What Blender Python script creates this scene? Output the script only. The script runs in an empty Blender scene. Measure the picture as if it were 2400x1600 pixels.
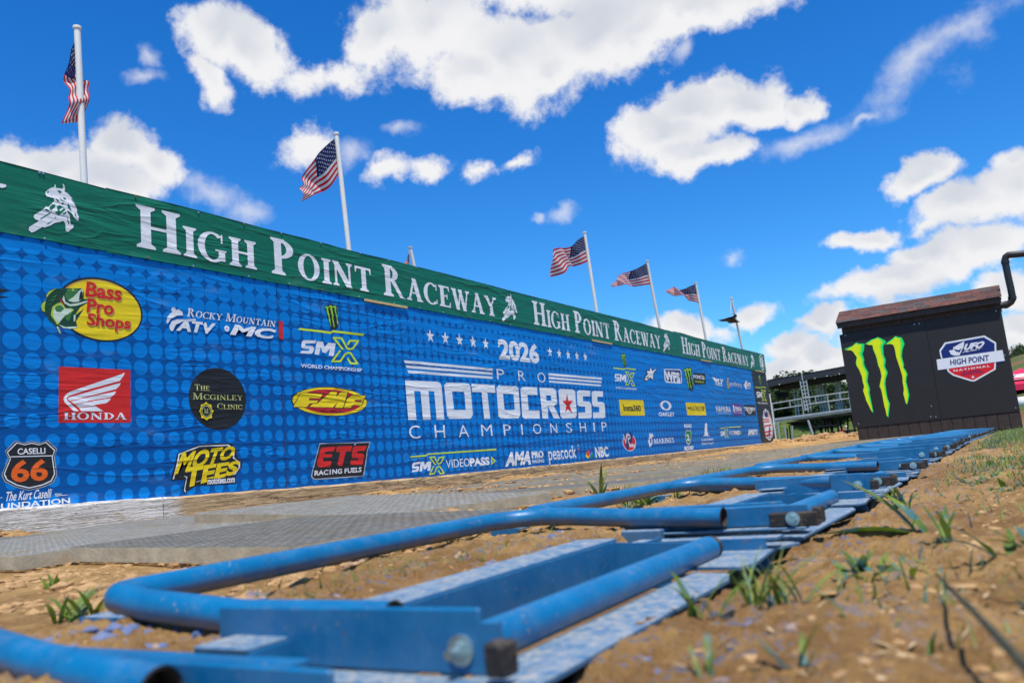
import bpy, bmesh, math, random
import numpy as np
from mathutils import Vector, Matrix, geometry
random.seed(7); rng = np.random.default_rng(11)
S = bpy.context.scene
COL = S.collection
# ------------------------------------------------------------------ camera
FPX = 1922.85; YAW, PITCH, ROLL = math.radians(30.798), math.radians(8.6547), math.radians(-5.495)
def cam_axes():
    cy, sy = math.cos(YAW), math.sin(YAW)
    f = np.array([-sy*math.cos(PITCH), cy*math.cos(PITCH), math.sin(PITCH)])
    r0 = np.array([cy, sy, 0.]); u0 = np.cross(r0, f)
    r = math.cos(ROLL)*r0 + math.sin(ROLL)*u0; u = -math.sin(ROLL)*r0 + math.cos(ROLL)*u0
    return r, u, f
CR, CU, CF = cam_axes()
cd = bpy.data.cameras.new('camera'); cam = bpy.data.objects.new('camera', cd); COL.objects.link(cam)
M = Matrix(((CR[0], CU[0], -CF[0], 0), (CR[1], CU[1], -CF[1], 0), (CR[2], CU[2], -CF[2], 0), (0, 0, 0, 1)))
cam.matrix_world = M
cd.sensor_width = 36; cd.lens = FPX/2400*36; cd.clip_start = 0.02; cd.clip_end = 3000
cd.dof.use_dof = True; cd.dof.focus_distance = 5.5; cd.dof.aperture_fstop = 4.5
S.camera = cam
# ------------------------------------------------------------------ light
SUN = Vector((0.25, -0.28, 0.92)).normalized()
el = math.asin(SUN.z); az = math.atan2(SUN.x, SUN.y)
sl = bpy.data.lights.new('sun', 'SUN'); sl.energy = 4.2; sl.angle = math.radians(0.6); sl.color = (1, .95, .86)
so = bpy.data.objects.new('sun', sl); COL.objects.link(so); so.rotation_euler = (-SUN).to_track_quat('-Z', 'Y').to_euler()
so.location = (0, 0, 30)
S.view_settings.view_transform = 'Standard'; S.view_settings.look = 'None'; S.view_settings.gamma = 1
S.view_settings.use_curve_mapping = False; S.view_settings.exposure = 0.33
W = bpy.data.worlds.new('World'); S.world = W; W.use_nodes = True
# measuring helpers: a point seen in the reference survey, put on a real plane of the place
def ray(x, y): return CF + (x-1200)/FPX*CR - (y-800)/FPX*CU
def onX(x, y, X): d = ray(x, y); return d*(X/d[0])
def onY(x, y, Y): d = ray(x, y); return d*(Y/d[1])
def onZ(x, y, Z): d = ray(x, y); return d*(Z/d[2])

def build_sky():
    nt = W.node_tree; N = nt.nodes; L = nt.links; N.clear()
    out = N.new('ShaderNodeOutputWorld'); bg = N.new('ShaderNodeBackground'); L.new(bg.outputs[0], out.inputs[0])
    sky = N.new('ShaderNodeTexSky'); sky.sky_type = 'NISHITA'; sky.sun_disc = False
    sky.sun_elevation = el; sky.sun_rotation = az; sky.air_density = 1.0; sky.dust_density = .25; sky.ozone_density = 1.6
    tc = N.new('ShaderNodeTexCoord')
    hs = N.new('ShaderNodeHueSaturation'); hs.inputs['Saturation'].default_value = 1.42; hs.inputs['Value'].default_value = .98
    hs.inputs['Hue'].default_value = .503
    L.new(sky.outputs[0], hs.inputs['Color'])
    gain = N.new('ShaderNodeMix'); gain.data_type = 'RGBA'; gain.blend_type = 'MULTIPLY'; gain.inputs[0].default_value = 1
    L.new(hs.outputs[0], gain.inputs[6]); gain.inputs[7].default_value = (.55, 1.02, 1.30, 1)
    # warp directions with noise so that cloud edges billow
    def noise(scale, det, rough=.55, vec=None):
        n = N.new('ShaderNodeTexNoise'); n.inputs['Scale'].default_value = scale; n.inputs['Detail'].default_value = det
        n.inputs['Roughness'].default_value = rough; L.new(vec or tc.outputs['Generated'], n.inputs['Vector']); return n
    def vm(op, a, b):
        n = N.new('ShaderNodeVectorMath'); n.operation = op
        for i, v in enumerate((a, b)):
            if v is None: continue
            if hasattr(v, 'links'): L.new(v, n.inputs[i])
            else: n.inputs[i].default_value = v
        return n
    def mt(op, a, b=None, c=None, clamp=False):
        n = N.new('ShaderNodeMath'); n.operation = op; n.use_clamp = clamp
        for i, v in enumerate((a, b, c)):
            if v is None: continue
            if hasattr(v, 'links'): L.new(v, n.inputs[i])
            else: n.inputs[i].default_value = v
        return n.outputs[0]
    w1 = noise(7, 5, .6); w2 = vm('SUBTRACT', w1.outputs['Color'], (.5, .5, .5)); w3 = vm('SCALE', w2.outputs[0], None)
    w3.inputs['Scale'].default_value = .10
    d = vm('ADD', tc.outputs['Generated'], w3.outputs[0]).outputs[0]
    fine = noise(26, 9, .68).outputs['Fac']
    # (px, py, rx, ry, tilt_deg, strength) of the cumulus heaps
    B = [(1010,75,215,140,0,1.0),(1190,130,225,115,8,1.0),(1400,75,260,110,-12,1.0),(1620,20,240,60,-10,1.0),(880,90,95,85,0,1.0),
         (1110,190,110,55,0,.9),(1300,165,110,55,-20,.9),(1500,80,160,60,-30,.8),(1250,-60,500,90,0,1.0),
         (520,105,100,80,20,1.0),(600,140,110,75,20,.95),(490,190,60,85,-10,.8),(690,185,100,42,10,.55),(790,185,80,34,0,.5),(500,60,55,40,0,.7),
         (90,395,130,75,0,1.0),(280,375,110,68,5,1.0),(365,410,80,60,0,.9),(0,370,90,55,0,.8),(230,450,160,60,10,1.0),
         (480,460,110,45,10,.34),(560,500,80,45,20,.32),(350,165,34,40,0,.3),(335,220,60,30,-10,.36),(710,350,85,45,-15,.6),(810,345,70,40,0,.3),
         (900,390,60,38,-35,.6),(985,375,80,34,-10,.55),(940,290,60,22,-10,.3),(1110,378,60,30,-15,.52),(1195,355,55,24,-15,.45),
         (1620,245,150,75,-15,1.0),(1560,320,130,85,-10,1.0),(1750,225,110,75,-12,1.0),(1850,230,50,60,-20,.9),(1500,300,75,62,0,.8),(1640,370,140,50,-5,.85),(1690,190,60,50,0,.8),
         (1590,100,60,32,-35,.36),(1870,335,170,46,-25,.30),(2010,280,60,18,-20,.26),
         (2180,165,230,70,-35,.25),(2290,90,150,55,-40,.22),
         (2035,560,80,42,0,.95),(1990,555,50,32,0,.8),(2150,420,80,50,-15,.9),(2260,495,150,70,-12,1.0),(2370,455,110,90,0,1.0),(2350,380,65,50,0,.8),(2180,535,80,30,-8,.6),
         (2090,670,150,55,-10,.9),(2200,615,130,75,-15,1.0),(2130,615,80,50,0,.9),(2310,590,150,60,-10,.8),(2010,690,80,40,0,.7),
         (1775,725,72,42,-12,.9),(1600,768,95,38,0,.85),(1700,770,60,26,0,.5),(1700,612,40,18,-10,.35),(1325,490,55,24,-15,.35),(1270,495,25,14,0,.3),
         (1935,765,58,32,0,.85),(1880,815,95,45,-5,1.0),(1820,865,130,40,-5,1.0),(1950,840,120,50,0,.95),(1800,905,140,50,-5,.9),
         (2370,690,80,70,0,1.0),(2400,790,110,60,-10,.95),(2380,860,100,40,0,.9),(2150,800,200,90,0,.9),(2050,900,200,60,0,.8)]
    rr = random.Random(3)
    for k in range(12):      # heaps beyond the frame, like those in it
        a = rr.uniform(0, 2*math.pi); e = math.radians(rr.choice([8, 14, 22, 34, 50, 65])+rr.uniform(-4, 4))
        dd = np.array([math.cos(e)*math.sin(a), math.cos(e)*math.cos(a), math.sin(e)])
        z = dd@CF
        if z > 0 and abs(dd@CR/z) < .78 and abs(dd@CU/z) < .62: continue
        B.append((dd, rr.uniform(.10, .2), rr.uniform(.05, .08)))
    acc = None; acc2 = None; veil = None; d0 = d
    for nb, b in enumerate(B):
        if nb and nb % 10 == 0:
            t_ = vm('SCALE', tc.outputs['Generated'], None); L.new(mt('MULTIPLY', acc, 1e-7), t_.inputs['Scale']); d = vm('ADD', d0, t_.outputs[0]).outputs[0]
        if len(b) == 6:
            px, py, rx, ry, tl, st = b
            c = ray(px, py); c /= np.linalg.norm(c)
            t = math.radians(tl)
            ax = ray(px+60*math.cos(t), py+60*math.sin(t)); ax = ax/np.linalg.norm(ax)-c; ax /= np.linalg.norm(ax)
            sc = (1+((px-1200)**2+(py-800)**2)/FPX**2)**-.8
            ra, rb = rx/FPX*sc*1.05, ry/FPX*sc*1.08
        else:
            c, ra, rb = b; st = 1.0; ax = np.cross([0, 0, 1], c); ax /= np.linalg.norm(ax)
        by = np.cross(c, ax)
        R = Matrix(((ax[0], by[0], c[0]), (ax[1], by[1], c[1]), (ax[2], by[2], c[2])))
        mp = N.new('ShaderNodeMapping'); mp.vector_type = 'TEXTURE'; L.new(d, mp.inputs['Vector'])
        mp.inputs['Location'].default_value = Vector(c); mp.inputs['Rotation'].default_value = R.to_euler('XYZ')
        mp.inputs['Scale'].default_value = (ra, rb, .6)
        ln = N.new('ShaderNodeVectorMath'); ln.operation = 'LENGTH'; L.new(mp.outputs[0], ln.inputs[0])
        v = mt('MULTIPLY_ADD', ln.outputs['Value'], -st, st)
        if st >= .8:
            sx_ = N.new('ShaderNodeSeparateXYZ'); L.new(mp.outputs[0], sx_.inputs[0]); q = mt('MULTIPLY_ADD', sx_.outputs[1], -.5, v)
            if acc2 is None: acc2 = q
            else: n = N.new('ShaderNodeMath'); n.operation = 'SMOOTH_MAX'; n.inputs[2].default_value = .2; L.new(acc2, n.inputs[0]); L.new(q, n.inputs[1]); acc2 = n.outputs[0]
        if st < .4:
            v = mt('MULTIPLY', v, 1/st)
            veil = v if veil is None else mt('MAXIMUM', veil, v)
            continue
        if acc is None: acc = v
        else:
            n = N.new('ShaderNodeMath'); n.operation = 'SMOOTH_MAX'; n.inputs[2].default_value = .12
            L.new(acc, n.inputs[0]); L.new(v, n.inputs[1]); acc = n.outputs[0]
    mid = noise(11, 3, .5).outputs['Fac']
    dens = mt('ADD', mt('ADD', acc, mt('MULTIPLY_ADD', fine, 1.05, -.55)), mt('MULTIPLY_ADD', mid, .55, -.27))
    ms = N.new('ShaderNodeMapRange'); ms.interpolation_type = 'SMOOTHSTEP'; L.new(dens, ms.inputs[0])
    ms.inputs[1].default_value = -.06; ms.inputs[2].default_value = .38
    g1 = N.new('ShaderNodeMapRange'); g1.interpolation_type = 'SMOOTHSTEP'; L.new(mt('ADD', mt('SUBTRACT', acc2, mt('MULTIPLY', acc, .35)), mt('MULTIPLY_ADD', mid, 1.0, -.5)), g1.inputs[0])
    g1.inputs[1].default_value = .14; g1.inputs[2].default_value = .85; g1.inputs[3].default_value = 0; g1.inputs[4].default_value = .9
    vl = N.new('ShaderNodeMapRange'); vl.interpolation_type = 'SMOOTHSTEP'; L.new(mt('ADD', veil, mt('MULTIPLY_ADD', fine, 1.3, -.70)), vl.inputs[0]); vl.inputs[1].default_value = -.05; vl.inputs[2].default_value = 1.1; vl.inputs[4].default_value = .62
    alpha = mt('MAXIMUM', ms.outputs[0], vl.outputs[0])
    cc = N.new('ShaderNodeMix'); cc.data_type = 'RGBA'; L.new(g1.outputs[0], cc.inputs[0])
    cc.inputs[6].default_value = (6.2, 6.2, 6.3, 1); cc.inputs[7].default_value = (4.1, 4.4, 5.0, 1)
    mx = N.new('ShaderNodeMix'); mx.data_type = 'RGBA'; L.new(alpha, mx.inputs[0])
    L.new(gain.outputs[2], mx.inputs[6]); L.new(cc.outputs[2], mx.inputs[7])
    L.new(mx.outputs[2], bg.inputs[0]); bg.inputs[1].default_value = .115
    W.cycles.sampling_method = 'MANUAL'; W.cycles.sample_map_resolution = 512
build_sky()
# ------------------------------------------------------------------ helpers
def tag(o, label=None, cat=None, group=None, kind=None):
    if label: o['label'] = label
    if cat: o['category'] = cat
    if group: o['group'] = group
    if kind: o['kind'] = kind
    return o
def empty(name, loc, label, cat, group=None):
    o = bpy.data.objects.new(name, None); COL.objects.link(o); o.location = loc; o.empty_display_size = .1
    return tag(o, label, cat, group)
def link(name, me, parent=None, loc=None):
    o = bpy.data.objects.new(name, me); COL.objects.link(o)
    if parent: o.parent = parent
    if loc is not None: o.location = loc
    return o
def copy_tree(o, parent=None):
    c = o.copy(); COL.objects.link(c); c.parent = parent
    for ch in list(o.children): copy_tree(ch, c)
    return c
class MB:
    """collects shapes into one mesh; world coordinates, origin subtracted on build"""
    def __init__(s): s.v = []; s.f = []; s.m = []; s.mats = []; s.smooth = []
    def mi(s, mat):
        if mat not in s.mats: s.mats.append(mat)
        return s.mats.index(mat)
    def add(s, vs, fs, mat, smooth=False):
        b = len(s.v); i = s.mi(mat); s.v += [tuple(map(float, p)) for p in vs]
        for f in fs: s.f.append(tuple(b+k for k in f)); s.m.append(i); s.smooth.append(smooth)
    def box(s, a, b, mat, rot=None, bev=0):
        (x0, y0, z0), (x1, y1, z1) = a, b
        if bev:
            bm = bmesh.new(); bmesh.ops.create_cube(bm, size=1)
            for v in bm.verts: v.co = Vector(((x0+x1)/2+v.co.x*(x1-x0), (y0+y1)/2+v.co.y*(y1-y0), (z0+z1)/2+v.co.z*(z1-z0)))
            bmesh.ops.bevel(bm, geom=bm.edges[:], offset=bev, segments=1, affect='EDGES')
            vs = [v.co.copy() for v in bm.verts]; fs = [[v.index for v in f.verts] for f in bm.faces]; bm.free()
        else:
            vs = [Vector(p) for p in ((x0,y0,z0),(x1,y0,z0),(x1,y1,z0),(x0,y1,z0),(x0,y0,z1),(x1,y0,z1),(x1,y1,z1),(x0,y1,z1))]
            fs = [(0,3,2,1),(4,5,6,7),(0,1,5,4),(1,2,6,5),(2,3,7,6),(3,0,4,7)]
        if rot:
            c = Vector(rot[0]); R = rot[1]; vs = [c+R@(v-c) for v in vs]
        s.add(vs, fs, mat); return s
    def tube(s, pts, r, mat, n=12, caps=True, hollow=0, smooth=True):
        pts = [Vector(p) for p in pts]; rs = r if isinstance(r, (list, tuple)) else [r]*len(pts)
        rings = []; prev = None
        for i, p in enumerate(pts):
            t = (pts[min(i+1, len(pts)-1)]-pts[max(i-1, 0)]).normalized()
            if prev is None: a = t.orthogonal().normalized()
            else: a = (prev-t*prev.dot(t)).normalized()
            prev = a; b = t.cross(a)
            rings.append([p+(a*math.cos(q)+b*math.sin(q))*rs[i] for q in [2*math.pi*k/n for k in range(n)]])
        vs = [v for rg in rings for v in rg]; fs = []
        for i in range(len(rings)-1):
            for k in range(n): fs.append((i*n+k, i*n+(k+1) % n, (i+1)*n+(k+1) % n, (i+1)*n+k))
        s.add(vs, fs, mat, smooth)
        if caps and not hollow:
            s.add(rings[0], [tuple(reversed(range(n)))], mat); s.add(rings[-1], [tuple(range(n))], mat)
        return s
    def prism(s, poly, axis, a, b, mat):
        """extrude 2d polygon (list of pairs) along axis from a to b"""
        n = len(poly)
        def mk(p, t): return {'x': (t, p[0], p[1]), 'y': (p[0], t, p[1]), 'z': (p[0], p[1], t)}[axis]
        vs = [mk(p, a) for p in poly]+[mk(p, b) for p in poly]
        fs = [tuple(range(n)), tuple(reversed(range(n, 2*n)))]+[(i, i+n, (i+1) % n+n, (i+1) % n) for i in range(n)]
        s.add(vs, fs, mat); return s
    def build(s, name, parent=None, origin=None, fix=True):
        me = bpy.data.meshes.new(name)
        o0 = Vector(origin) if origin is not None else Vector((0, 0, 0))
        me.from_pydata([tuple(Vector(v)-o0) for v in s.v], [], s.f)
        for m in s.mats: me.materials.append(m)
        me.polygons.foreach_set('material_index', s.m); me.polygons.foreach_set('use_smooth', s.smooth)
        if fix:
            bm = bmesh.new(); bm.from_mesh(me); bmesh.ops.recalc_face_normals(bm, faces=bm.faces); bm.to_mesh(me); bm.free()
        me.update()
        return link(name, me, parent)
def srgb(r, g, b):
    def f(c): c /= 255; return c/12.92 if c < .04045 else ((c+.055)/1.055)**2.4
    return (f(r), f(g), f(b), 1)
# ------------------------------------------------------------------ materials
class NT:
    def __init__(s, name):
        s.m = bpy.data.materials.new(name); s.m.use_nodes = True; s.t = s.m.node_tree; s.N = s.t.nodes; s.L = s.t.links
        s.b = s.N['Principled BSDF']
    def n(s, typ, **kw):
        nd = s.N.new('ShaderNode'+typ)
        for k, v in kw.items():
            if k.startswith('i_'): 
                key = k[2:]; key = int(key) if key.isdigit() else key.replace('_', ' ')
                if hasattr(v, 'links'): s.L.new(v, nd.inputs[key])
                else: nd.inputs[key].default_value = v
            else: setattr(nd, k, v)
        return nd
    def pos(s, obj=False, scale=(1, 1, 1), rot=(0, 0, 0)):
        c = s.n('TexCoord').outputs['Object'] if obj else s.n('NewGeometry').outputs['Position']
        mp = s.n('Mapping'); s.L.new(c, mp.inputs[0]); mp.inputs['Scale'].default_value = scale; mp.inputs['Rotation'].default_value = rot
        return mp.outputs[0]
    def noise(s, vec, scale, det=4, rough=.55, dist=0):
        return s.n('TexNoise', i_Vector=vec, i_Scale=scale, i_Detail=det, i_Roughness=rough, i_Distortion=dist).outputs['Fac']
    def ramp(s, v, a, b, lo=0., hi=1.):
        return s.n('MapRange', interpolation_type='SMOOTHSTEP', i_0=v, i_1=a, i_2=b, i_3=lo, i_4=hi).outputs[0]
    def mix(s, f, a, b, mode='MIX'):
        nd = s.n('Mix', data_type='RGBA', blend_type=mode)
        for i, v in ((0, f), (6, a), (7, b)):
            if hasattr(v, 'links'): s.L.new(v, nd.inputs[i])
            else: nd.inputs[i].default_value = v
        return nd.outputs[2]
    def math(s, op, a, b=0., c=0., clamp=False):
        nd = s.n('Math', operation=op); nd.use_clamp = clamp
        for i, v in enumerate((a, b, c)):
            if hasattr(v, 'links'): s.L.new(v, nd.inputs[i])
            else: nd.inputs[i].default_value = v
        return nd.outputs[0]
    def set(s, **kw):
        for k, v in kw.items():
            key = k.replace('_', ' ')
            if hasattr(v, 'links'): s.L.new(v, s.b.inputs[key])
            else: s.b.inputs[key].default_value = v
        return s
    def bump(s, h, strength=1., dist=.01):
        nd = s.n('Bump', i_Height=h, i_Strength=strength, i_Distance=dist); s.L.new(nd.outputs[0], s.b.inputs['Normal']); return nd

def wrinkle_group():
    g = bpy.data.node_groups.new('cloth_wrinkles', 'ShaderNodeTree')
    g.interface.new_socket('Height', in_out='OUTPUT', socket_type='NodeSocketFloat')
    N, L = g.nodes, g.links
    go = N.new('NodeGroupOutput'); ge = N.new('ShaderNodeNewGeometry')
    def nz(rot, sc, scale, det=3, dist=.4):
        mp = N.new('ShaderNodeMapping'); L.new(ge.outputs['Position'], mp.inputs[0]); mp.inputs['Rotation'].default_value = (math.radians(rot), 0, 0)
        mp.inputs['Scale'].default_value = sc
        n = N.new('ShaderNodeTexNoise'); n.inputs['Scale'].default_value = scale; n.inputs['Detail'].default_value = det
        n.inputs['Distortion'].default_value = dist; L.new(mp.outputs[0], n.inputs[0]); return n.outputs['Fac']
    def ma(op, a, b, c=0.):
        n = N.new('ShaderNodeMath'); n.operation = op
        for i, v in enumerate((a, b, c)):
            if hasattr(v, 'links'): L.new(v, n.inputs[i])
            else: n.inputs[i].default_value = v
        return n.outputs[0]
    def ridge(v): return ma('POWER', ma('SUBTRACT', 1., ma('MULTIPLY', ma('ABSOLUTE', ma('SUBTRACT', v, .5), 0), 2.6)), 7.)
    def band(v, a, b):
        n = N.new('ShaderNodeMapRange'); n.interpolation_type = 'SMOOTHSTEP'; L.new(v, n.inputs[0]); n.inputs[1].default_value = a; n.inputs[2].default_value = b; return n.outputs[0]
    big = nz(0, (1, 1, 1), .8, 1, 0); big2 = nz(0, (1, .7, 1.3), 1.1, 2, 0)
    diag = ma('MULTIPLY', ridge(nz(-48, (1, .45, 3.2), 1.7)), band(big, .42, .58))
    diag2 = ma('MULTIPLY', ridge(nz(58, (1, .5, 3.4), 1.5)), band(big2, .5, .66))
    hor = ma('MULTIPLY', ridge(nz(3, (1, .16, 2.4), 2.2, 2, .15)), .28)
    soft = ma('MULTIPLY', nz(-35, (1, .6, 2.2), 2.6, 4, .3), 1.5)
    fine = ma('MULTIPLY', nz(-50, (1, .8, 3), 9, 3, .5), .08)
    L.new(ma('ADD', ma('ADD', ma('ADD', diag, diag2), ma('ADD', hor, soft)), fine), go.inputs[0])
    return g
WG = wrinkle_group()
PM = {}
def print_mat(name, col, rough=.55, strength=.42, dist=.015):
    k = (name)
    if k in PM: return PM[k]
    t = NT('print_'+name); g = t.N.new('ShaderNodeGroup'); g.node_tree = WG
    v = t.noise(t.pos(), 14, 5, .6); dirt = t.ramp(t.noise(t.pos(scale=(1, 1, 1.4)), 3.2, 6, .62), .56, .8, 0, .12)
    c = t.mix(t.ramp(v, .3, .7, 0, .06), col, (.02, .02, .02, 1))
    c = t.mix(dirt, c, (.36, .33, .3, 1))
    t.set(Base_Color=c, Roughness=rough); t.bump(g.outputs[0], strength, dist)
    t.b.inputs['Specular IOR Level'].default_value = .35
    PM[k] = t.m; return t.m
P_white = print_mat('white', (.80, .80, .80, 1)); P_black = print_mat('black', (.016, .016, .015, 1)); P_yel = print_mat('yellow', (.86, .63, .006, 1))
P_red = print_mat('red', (.66, .02, .014, 1)); P_dred = print_mat('crimson', (.50, .012, .02, 1)); P_lime = print_mat('lime', (.62, .78, .02, 1)); P_green = print_mat('claw_green', (.16, .62, .03, 1))
P_navy = print_mat('navy', (.012, .03, .16, 1)); P_purple = print_mat('violet', (.10, .03, .28, 1)); P_orange = print_mat('orange', (.85, .13, .01, 1))
P_gold = print_mat('gold', (.62, .62, .20, 1)); P_sgreen = print_mat('sign_green', (.01, .22, .05, 1)); P_fishd = print_mat('fish_dark', (.012, .06, .025, 1))
P_fishm = print_mat('fish_mid', (.05, .20, .05, 1)); P_fishw = print_mat('fish_belly', (.62, .72, .55, 1)); P_fishy = print_mat('fish_yellow', (.45, .6, .05, 1)); P_fisho = print_mat('amber', (.55, .33, .06, 1))
P_cyan = print_mat('cyan', (.03, .35, .75, 1)); P_banner_blue = print_mat('mid_blue', (.0, .13, .62, 1)); P_grey = print_mat('grey', (.42, .43, .44, 1))

def blue_banner_mat():
    t = NT('banner_blue_halftone'); g = t.N.new('ShaderNodeGroup'); g.node_tree = WG
    sp = t.n('SeparateXYZ'); t.L.new(t.n('NewGeometry').outputs['Position'], sp.inputs[0])
    y, z = sp.outputs[1], sp.outputs[2]
    P = .140
    cy = t.math('MULTIPLY', y, 1/P); cz = t.math('MULTIPLY', z, 1/P)
    def cell(v): return t.math('SUBTRACT', t.math('FRACT', v), .5)
    fy, fz = cell(cy), cell(cz)
    # round brackets: distance to cell centre
    dist = t.math('SQRT', t.math('ADD', t.math('MULTIPLY', fy, fy), t.math('MULTIPLY', fz, fz)))
    cmb = t.n('CombineXYZ', i_Y=t.math('MULTIPLY', t.math('FLOOR', cy), P), i_Z=t.math('MULTIPLY', t.math('FLOOR', cz), P))
    rad = t.math('ADD', t.math('ADD', t.ramp(t.noise(cmb.outputs[0], .35, 1, .4), .3, .7, -.04, .05), t.n('MapRange', i_0=z, i_1=0., i_2=2., i_3=.30, i_4=.475).outputs[0]), t.ramp(y, 4.6, 8.5, 0, .10))
    dot = t.ramp(t.math('SUBTRACT', rad, dist), -.012, .012)
    base = t.mix(t.noise(t.pos(), .5, 1), (.0, .078, .29, 1), (.0, .096, .34, 1))
    lite = t.mix(t.noise(t.pos(), .5, 1), (.0, .175, .54, 1), (.0, .215, .62, 1))
    c = t.mix(dot, base, lite)
    # old grime lower down and far end scuffs
    gm = t.ramp(t.noise(t.pos(scale=(1, .5, 2)), 3.5, 7, .68), .56, .78, 0, .22)
    c = t.mix(gm, c, (.30, .34, .38, 1))
    t.set(Base_Color=c, Roughness=.5); t.b.inputs['Specular IOR Level'].default_value = .2
    t.bump(g.outputs[0], .42, .016); return t.m
M_blueb = blue_banner_mat()
M_greenb = print_mat('banner_green', (.004, .145, .078, 1), .5, .6, .016)
M_blackb = print_mat('banner_black', (.014, .014, .015, 1), .5)

def simple(name, col, rough=.5, metal=0., var=.12, scale=20, bump=0., bscale=60, dirt=None, spec=None, obj=False):
    t = NT(name); p = t.pos(obj); v = t.noise(p, scale, 5, .6)
    c = t.mix(t.ramp(v, .3, .75, 0, 1), tuple(x*(1-var) for x in col[:3])+(1,), tuple(min(1, x*(1+var)) for x in col[:3])+(1,))
    if dirt: c = t.mix(t.ramp(t.noise(p, dirt[1], 6, .65), .5, .72, 0, dirt[2]), c, dirt[0])
    t.set(Base_Color=c, Roughness=rough, Metallic=metal)
    if spec is not None: t.b.inputs['Specular IOR Level'].default_value = spec
    if bump: t.bump(t.noise(p, bscale, 5, .6), bump, .004)
    return t.m
DUST = (.42, .30, .17, 1)
def paint_mat(name, dusty):
    t = NT(name); p = t.pos(); nz = t.noise(p, 9, 8, .62); fine = t.noise(p, 85, 6, .75); sp = t.noise(p, 210, 3, .6)
    up = t.n('SeparateXYZ'); t.L.new(t.n('NewGeometry').outputs['Normal'], up.inputs[0]); upz = t.ramp(up.outputs[2], .55, 1., 0, 1)
    c = t.mix(t.ramp(nz, .3, .7), (.0, .112, .262, 1), (.0, .155, .345, 1)) if not dusty else (.03, .14, .27, 1)
    if dusty:
        k = t.ramp(t.math('ADD', t.math('MULTIPLY', t.noise(p, 48, 8, .75), .6), t.math('MULTIPLY', fine, .45)), .40, .66, 0, .85)
        k = t.math('MULTIPLY', k, t.ramp(upz, 0, 1, .12, 1.))
        c = t.mix(k, c, (.40, .40, .37, 1))
        k2 = t.math('MULTIPLY', t.ramp(fine, .52, .68, 0, .75), upz); c = t.mix(k2, c, DUST)
    else:
        k2 = t.math('MULTIPLY', t.ramp(t.noise(p, 130, 4, .65), .61, .70, 0, .8), t.ramp(t.noise(p, 7, 3, .6), .42, .68, 0, 1)); c = t.mix(k2, c, DUST)
        k3 = t.math('MULTIPLY', t.ramp(t.noise(p, 26, 6, .7), .46, .78, 0, .16), t.ramp(up.outputs[2], -.4, .9, .5, 1)); c = t.mix(k3, c, (.36, .32, .26, 1))
    ch = t.math('MULTIPLY', t.ramp(t.noise(p, 34, 7, .72, .5), .635, .66, 0, 1), t.ramp(t.noise(p, 4, 3, .6), .45, .6, 0, .9)); c = t.mix(ch, c, t.mix(t.ramp(fine, .4, .6), (.10, .045, .02, 1), (.22, .20, .18, 1)))
    sc_ = t.ramp(t.noise(t.pos(scale=(14, 1.2, 6), rot=(0, 0, .5)), 22, 4, .7), .68, .72, 0, .35); c = t.mix(sc_, c, (.25, .36, .46, 1))
    mud = t.math('MULTIPLY', t.ramp(up.outputs[2], .2, -.7, 0, .75), t.ramp(nz, .35, .6, .1, 1)); c = t.mix(mud, c, (.20, .14, .085, 1))
    t.set(Base_Color=c, Roughness=t.ramp(fine, .3, .7, .28 if not dusty else .5, .5 if not dusty else .85))
    t.bump(t.math('ADD', fine, t.math('MULTIPLY', nz, .6)), .18, .003); return t.m
M_paint = paint_mat('gate_blue_paint', False); M_paint_d = paint_mat('gate_blue_paint_dusty', True)
M_rubber = simple('black_rubber', (.022, .019, .017, 1), .75, 0, .3, 60, .5, 150, (DUST, 30, .3))
M_zinc = simple('zinc_bolt', (.50, .62, .60, 1), .35, .85, .15, 60)
M_inner = simple('tube_inside_rust', (.05, .03, .02, 1), .9, 0, .4, 60)
M_grate = simple('grate_grey', (.40, .365, .30, 1), .8, .0, .2, 18, .3, 90, ((.42, .31, .18, 1), 5, .75))
t_ = M_grate.node_tree; oi = t_.nodes.new('ShaderNodeObjectInfo'); hs_ = t_.nodes.new('ShaderNodeHueSaturation'); mr_ = t_.nodes.new('ShaderNodeMapRange'); mr_.inputs[3].default_value = .72; mr_.inputs[4].default_value = 1.25
b_ = t_.nodes['Principled BSDF']; t_.links.new(b_.inputs['Base Color'].links[0].from_socket, hs_.inputs['Color']); t_.links.new(oi.outputs['Random'], mr_.inputs[0]); t_.links.new(mr_.outputs[0], hs_.inputs['Value']); t_.links.new(hs_.outputs[0], b_.inputs['Base Color'])
M_grate_rim = simple('grate_rim', (.46, .39, .26, 1), .85, 0, .2, 14, .4, 90, ((.40, .30, .18, 1), 9, .75))
M_pole = simple('pole_white', (.78, .77, .72, 1), .4, 0, .05, 5)
M_lath = simple('lath_wood', (.62, .42, .20, 1), .75, 0, .12, 30, .3, 90)
M_screw = simple('screw_rusty', (.30, .16, .10, 1), .6, .4, .3, 200)
M_screw_s = simple('screw_steel', (.6, .6, .6, 1), .4, .8, .1, 100)
M_alu = simple('galvanised', (.42, .44, .46, 1), .45, .4, .12, 8)
M_blacksteel = simple('black_steel', (.012, .012, .013, 1), .8, 0, .2, 10, spec=.1)
M_canopy = simple('canopy_black', (.022, .026, .034, 1), .6, 0, .2, 3)
M_roofgrey = simple('canopy_top', (.08, .085, .085, 1), .7, 0, .2, 3)
M_rope = simple('rope', (.6, .6, .58, 1), .8)
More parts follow.
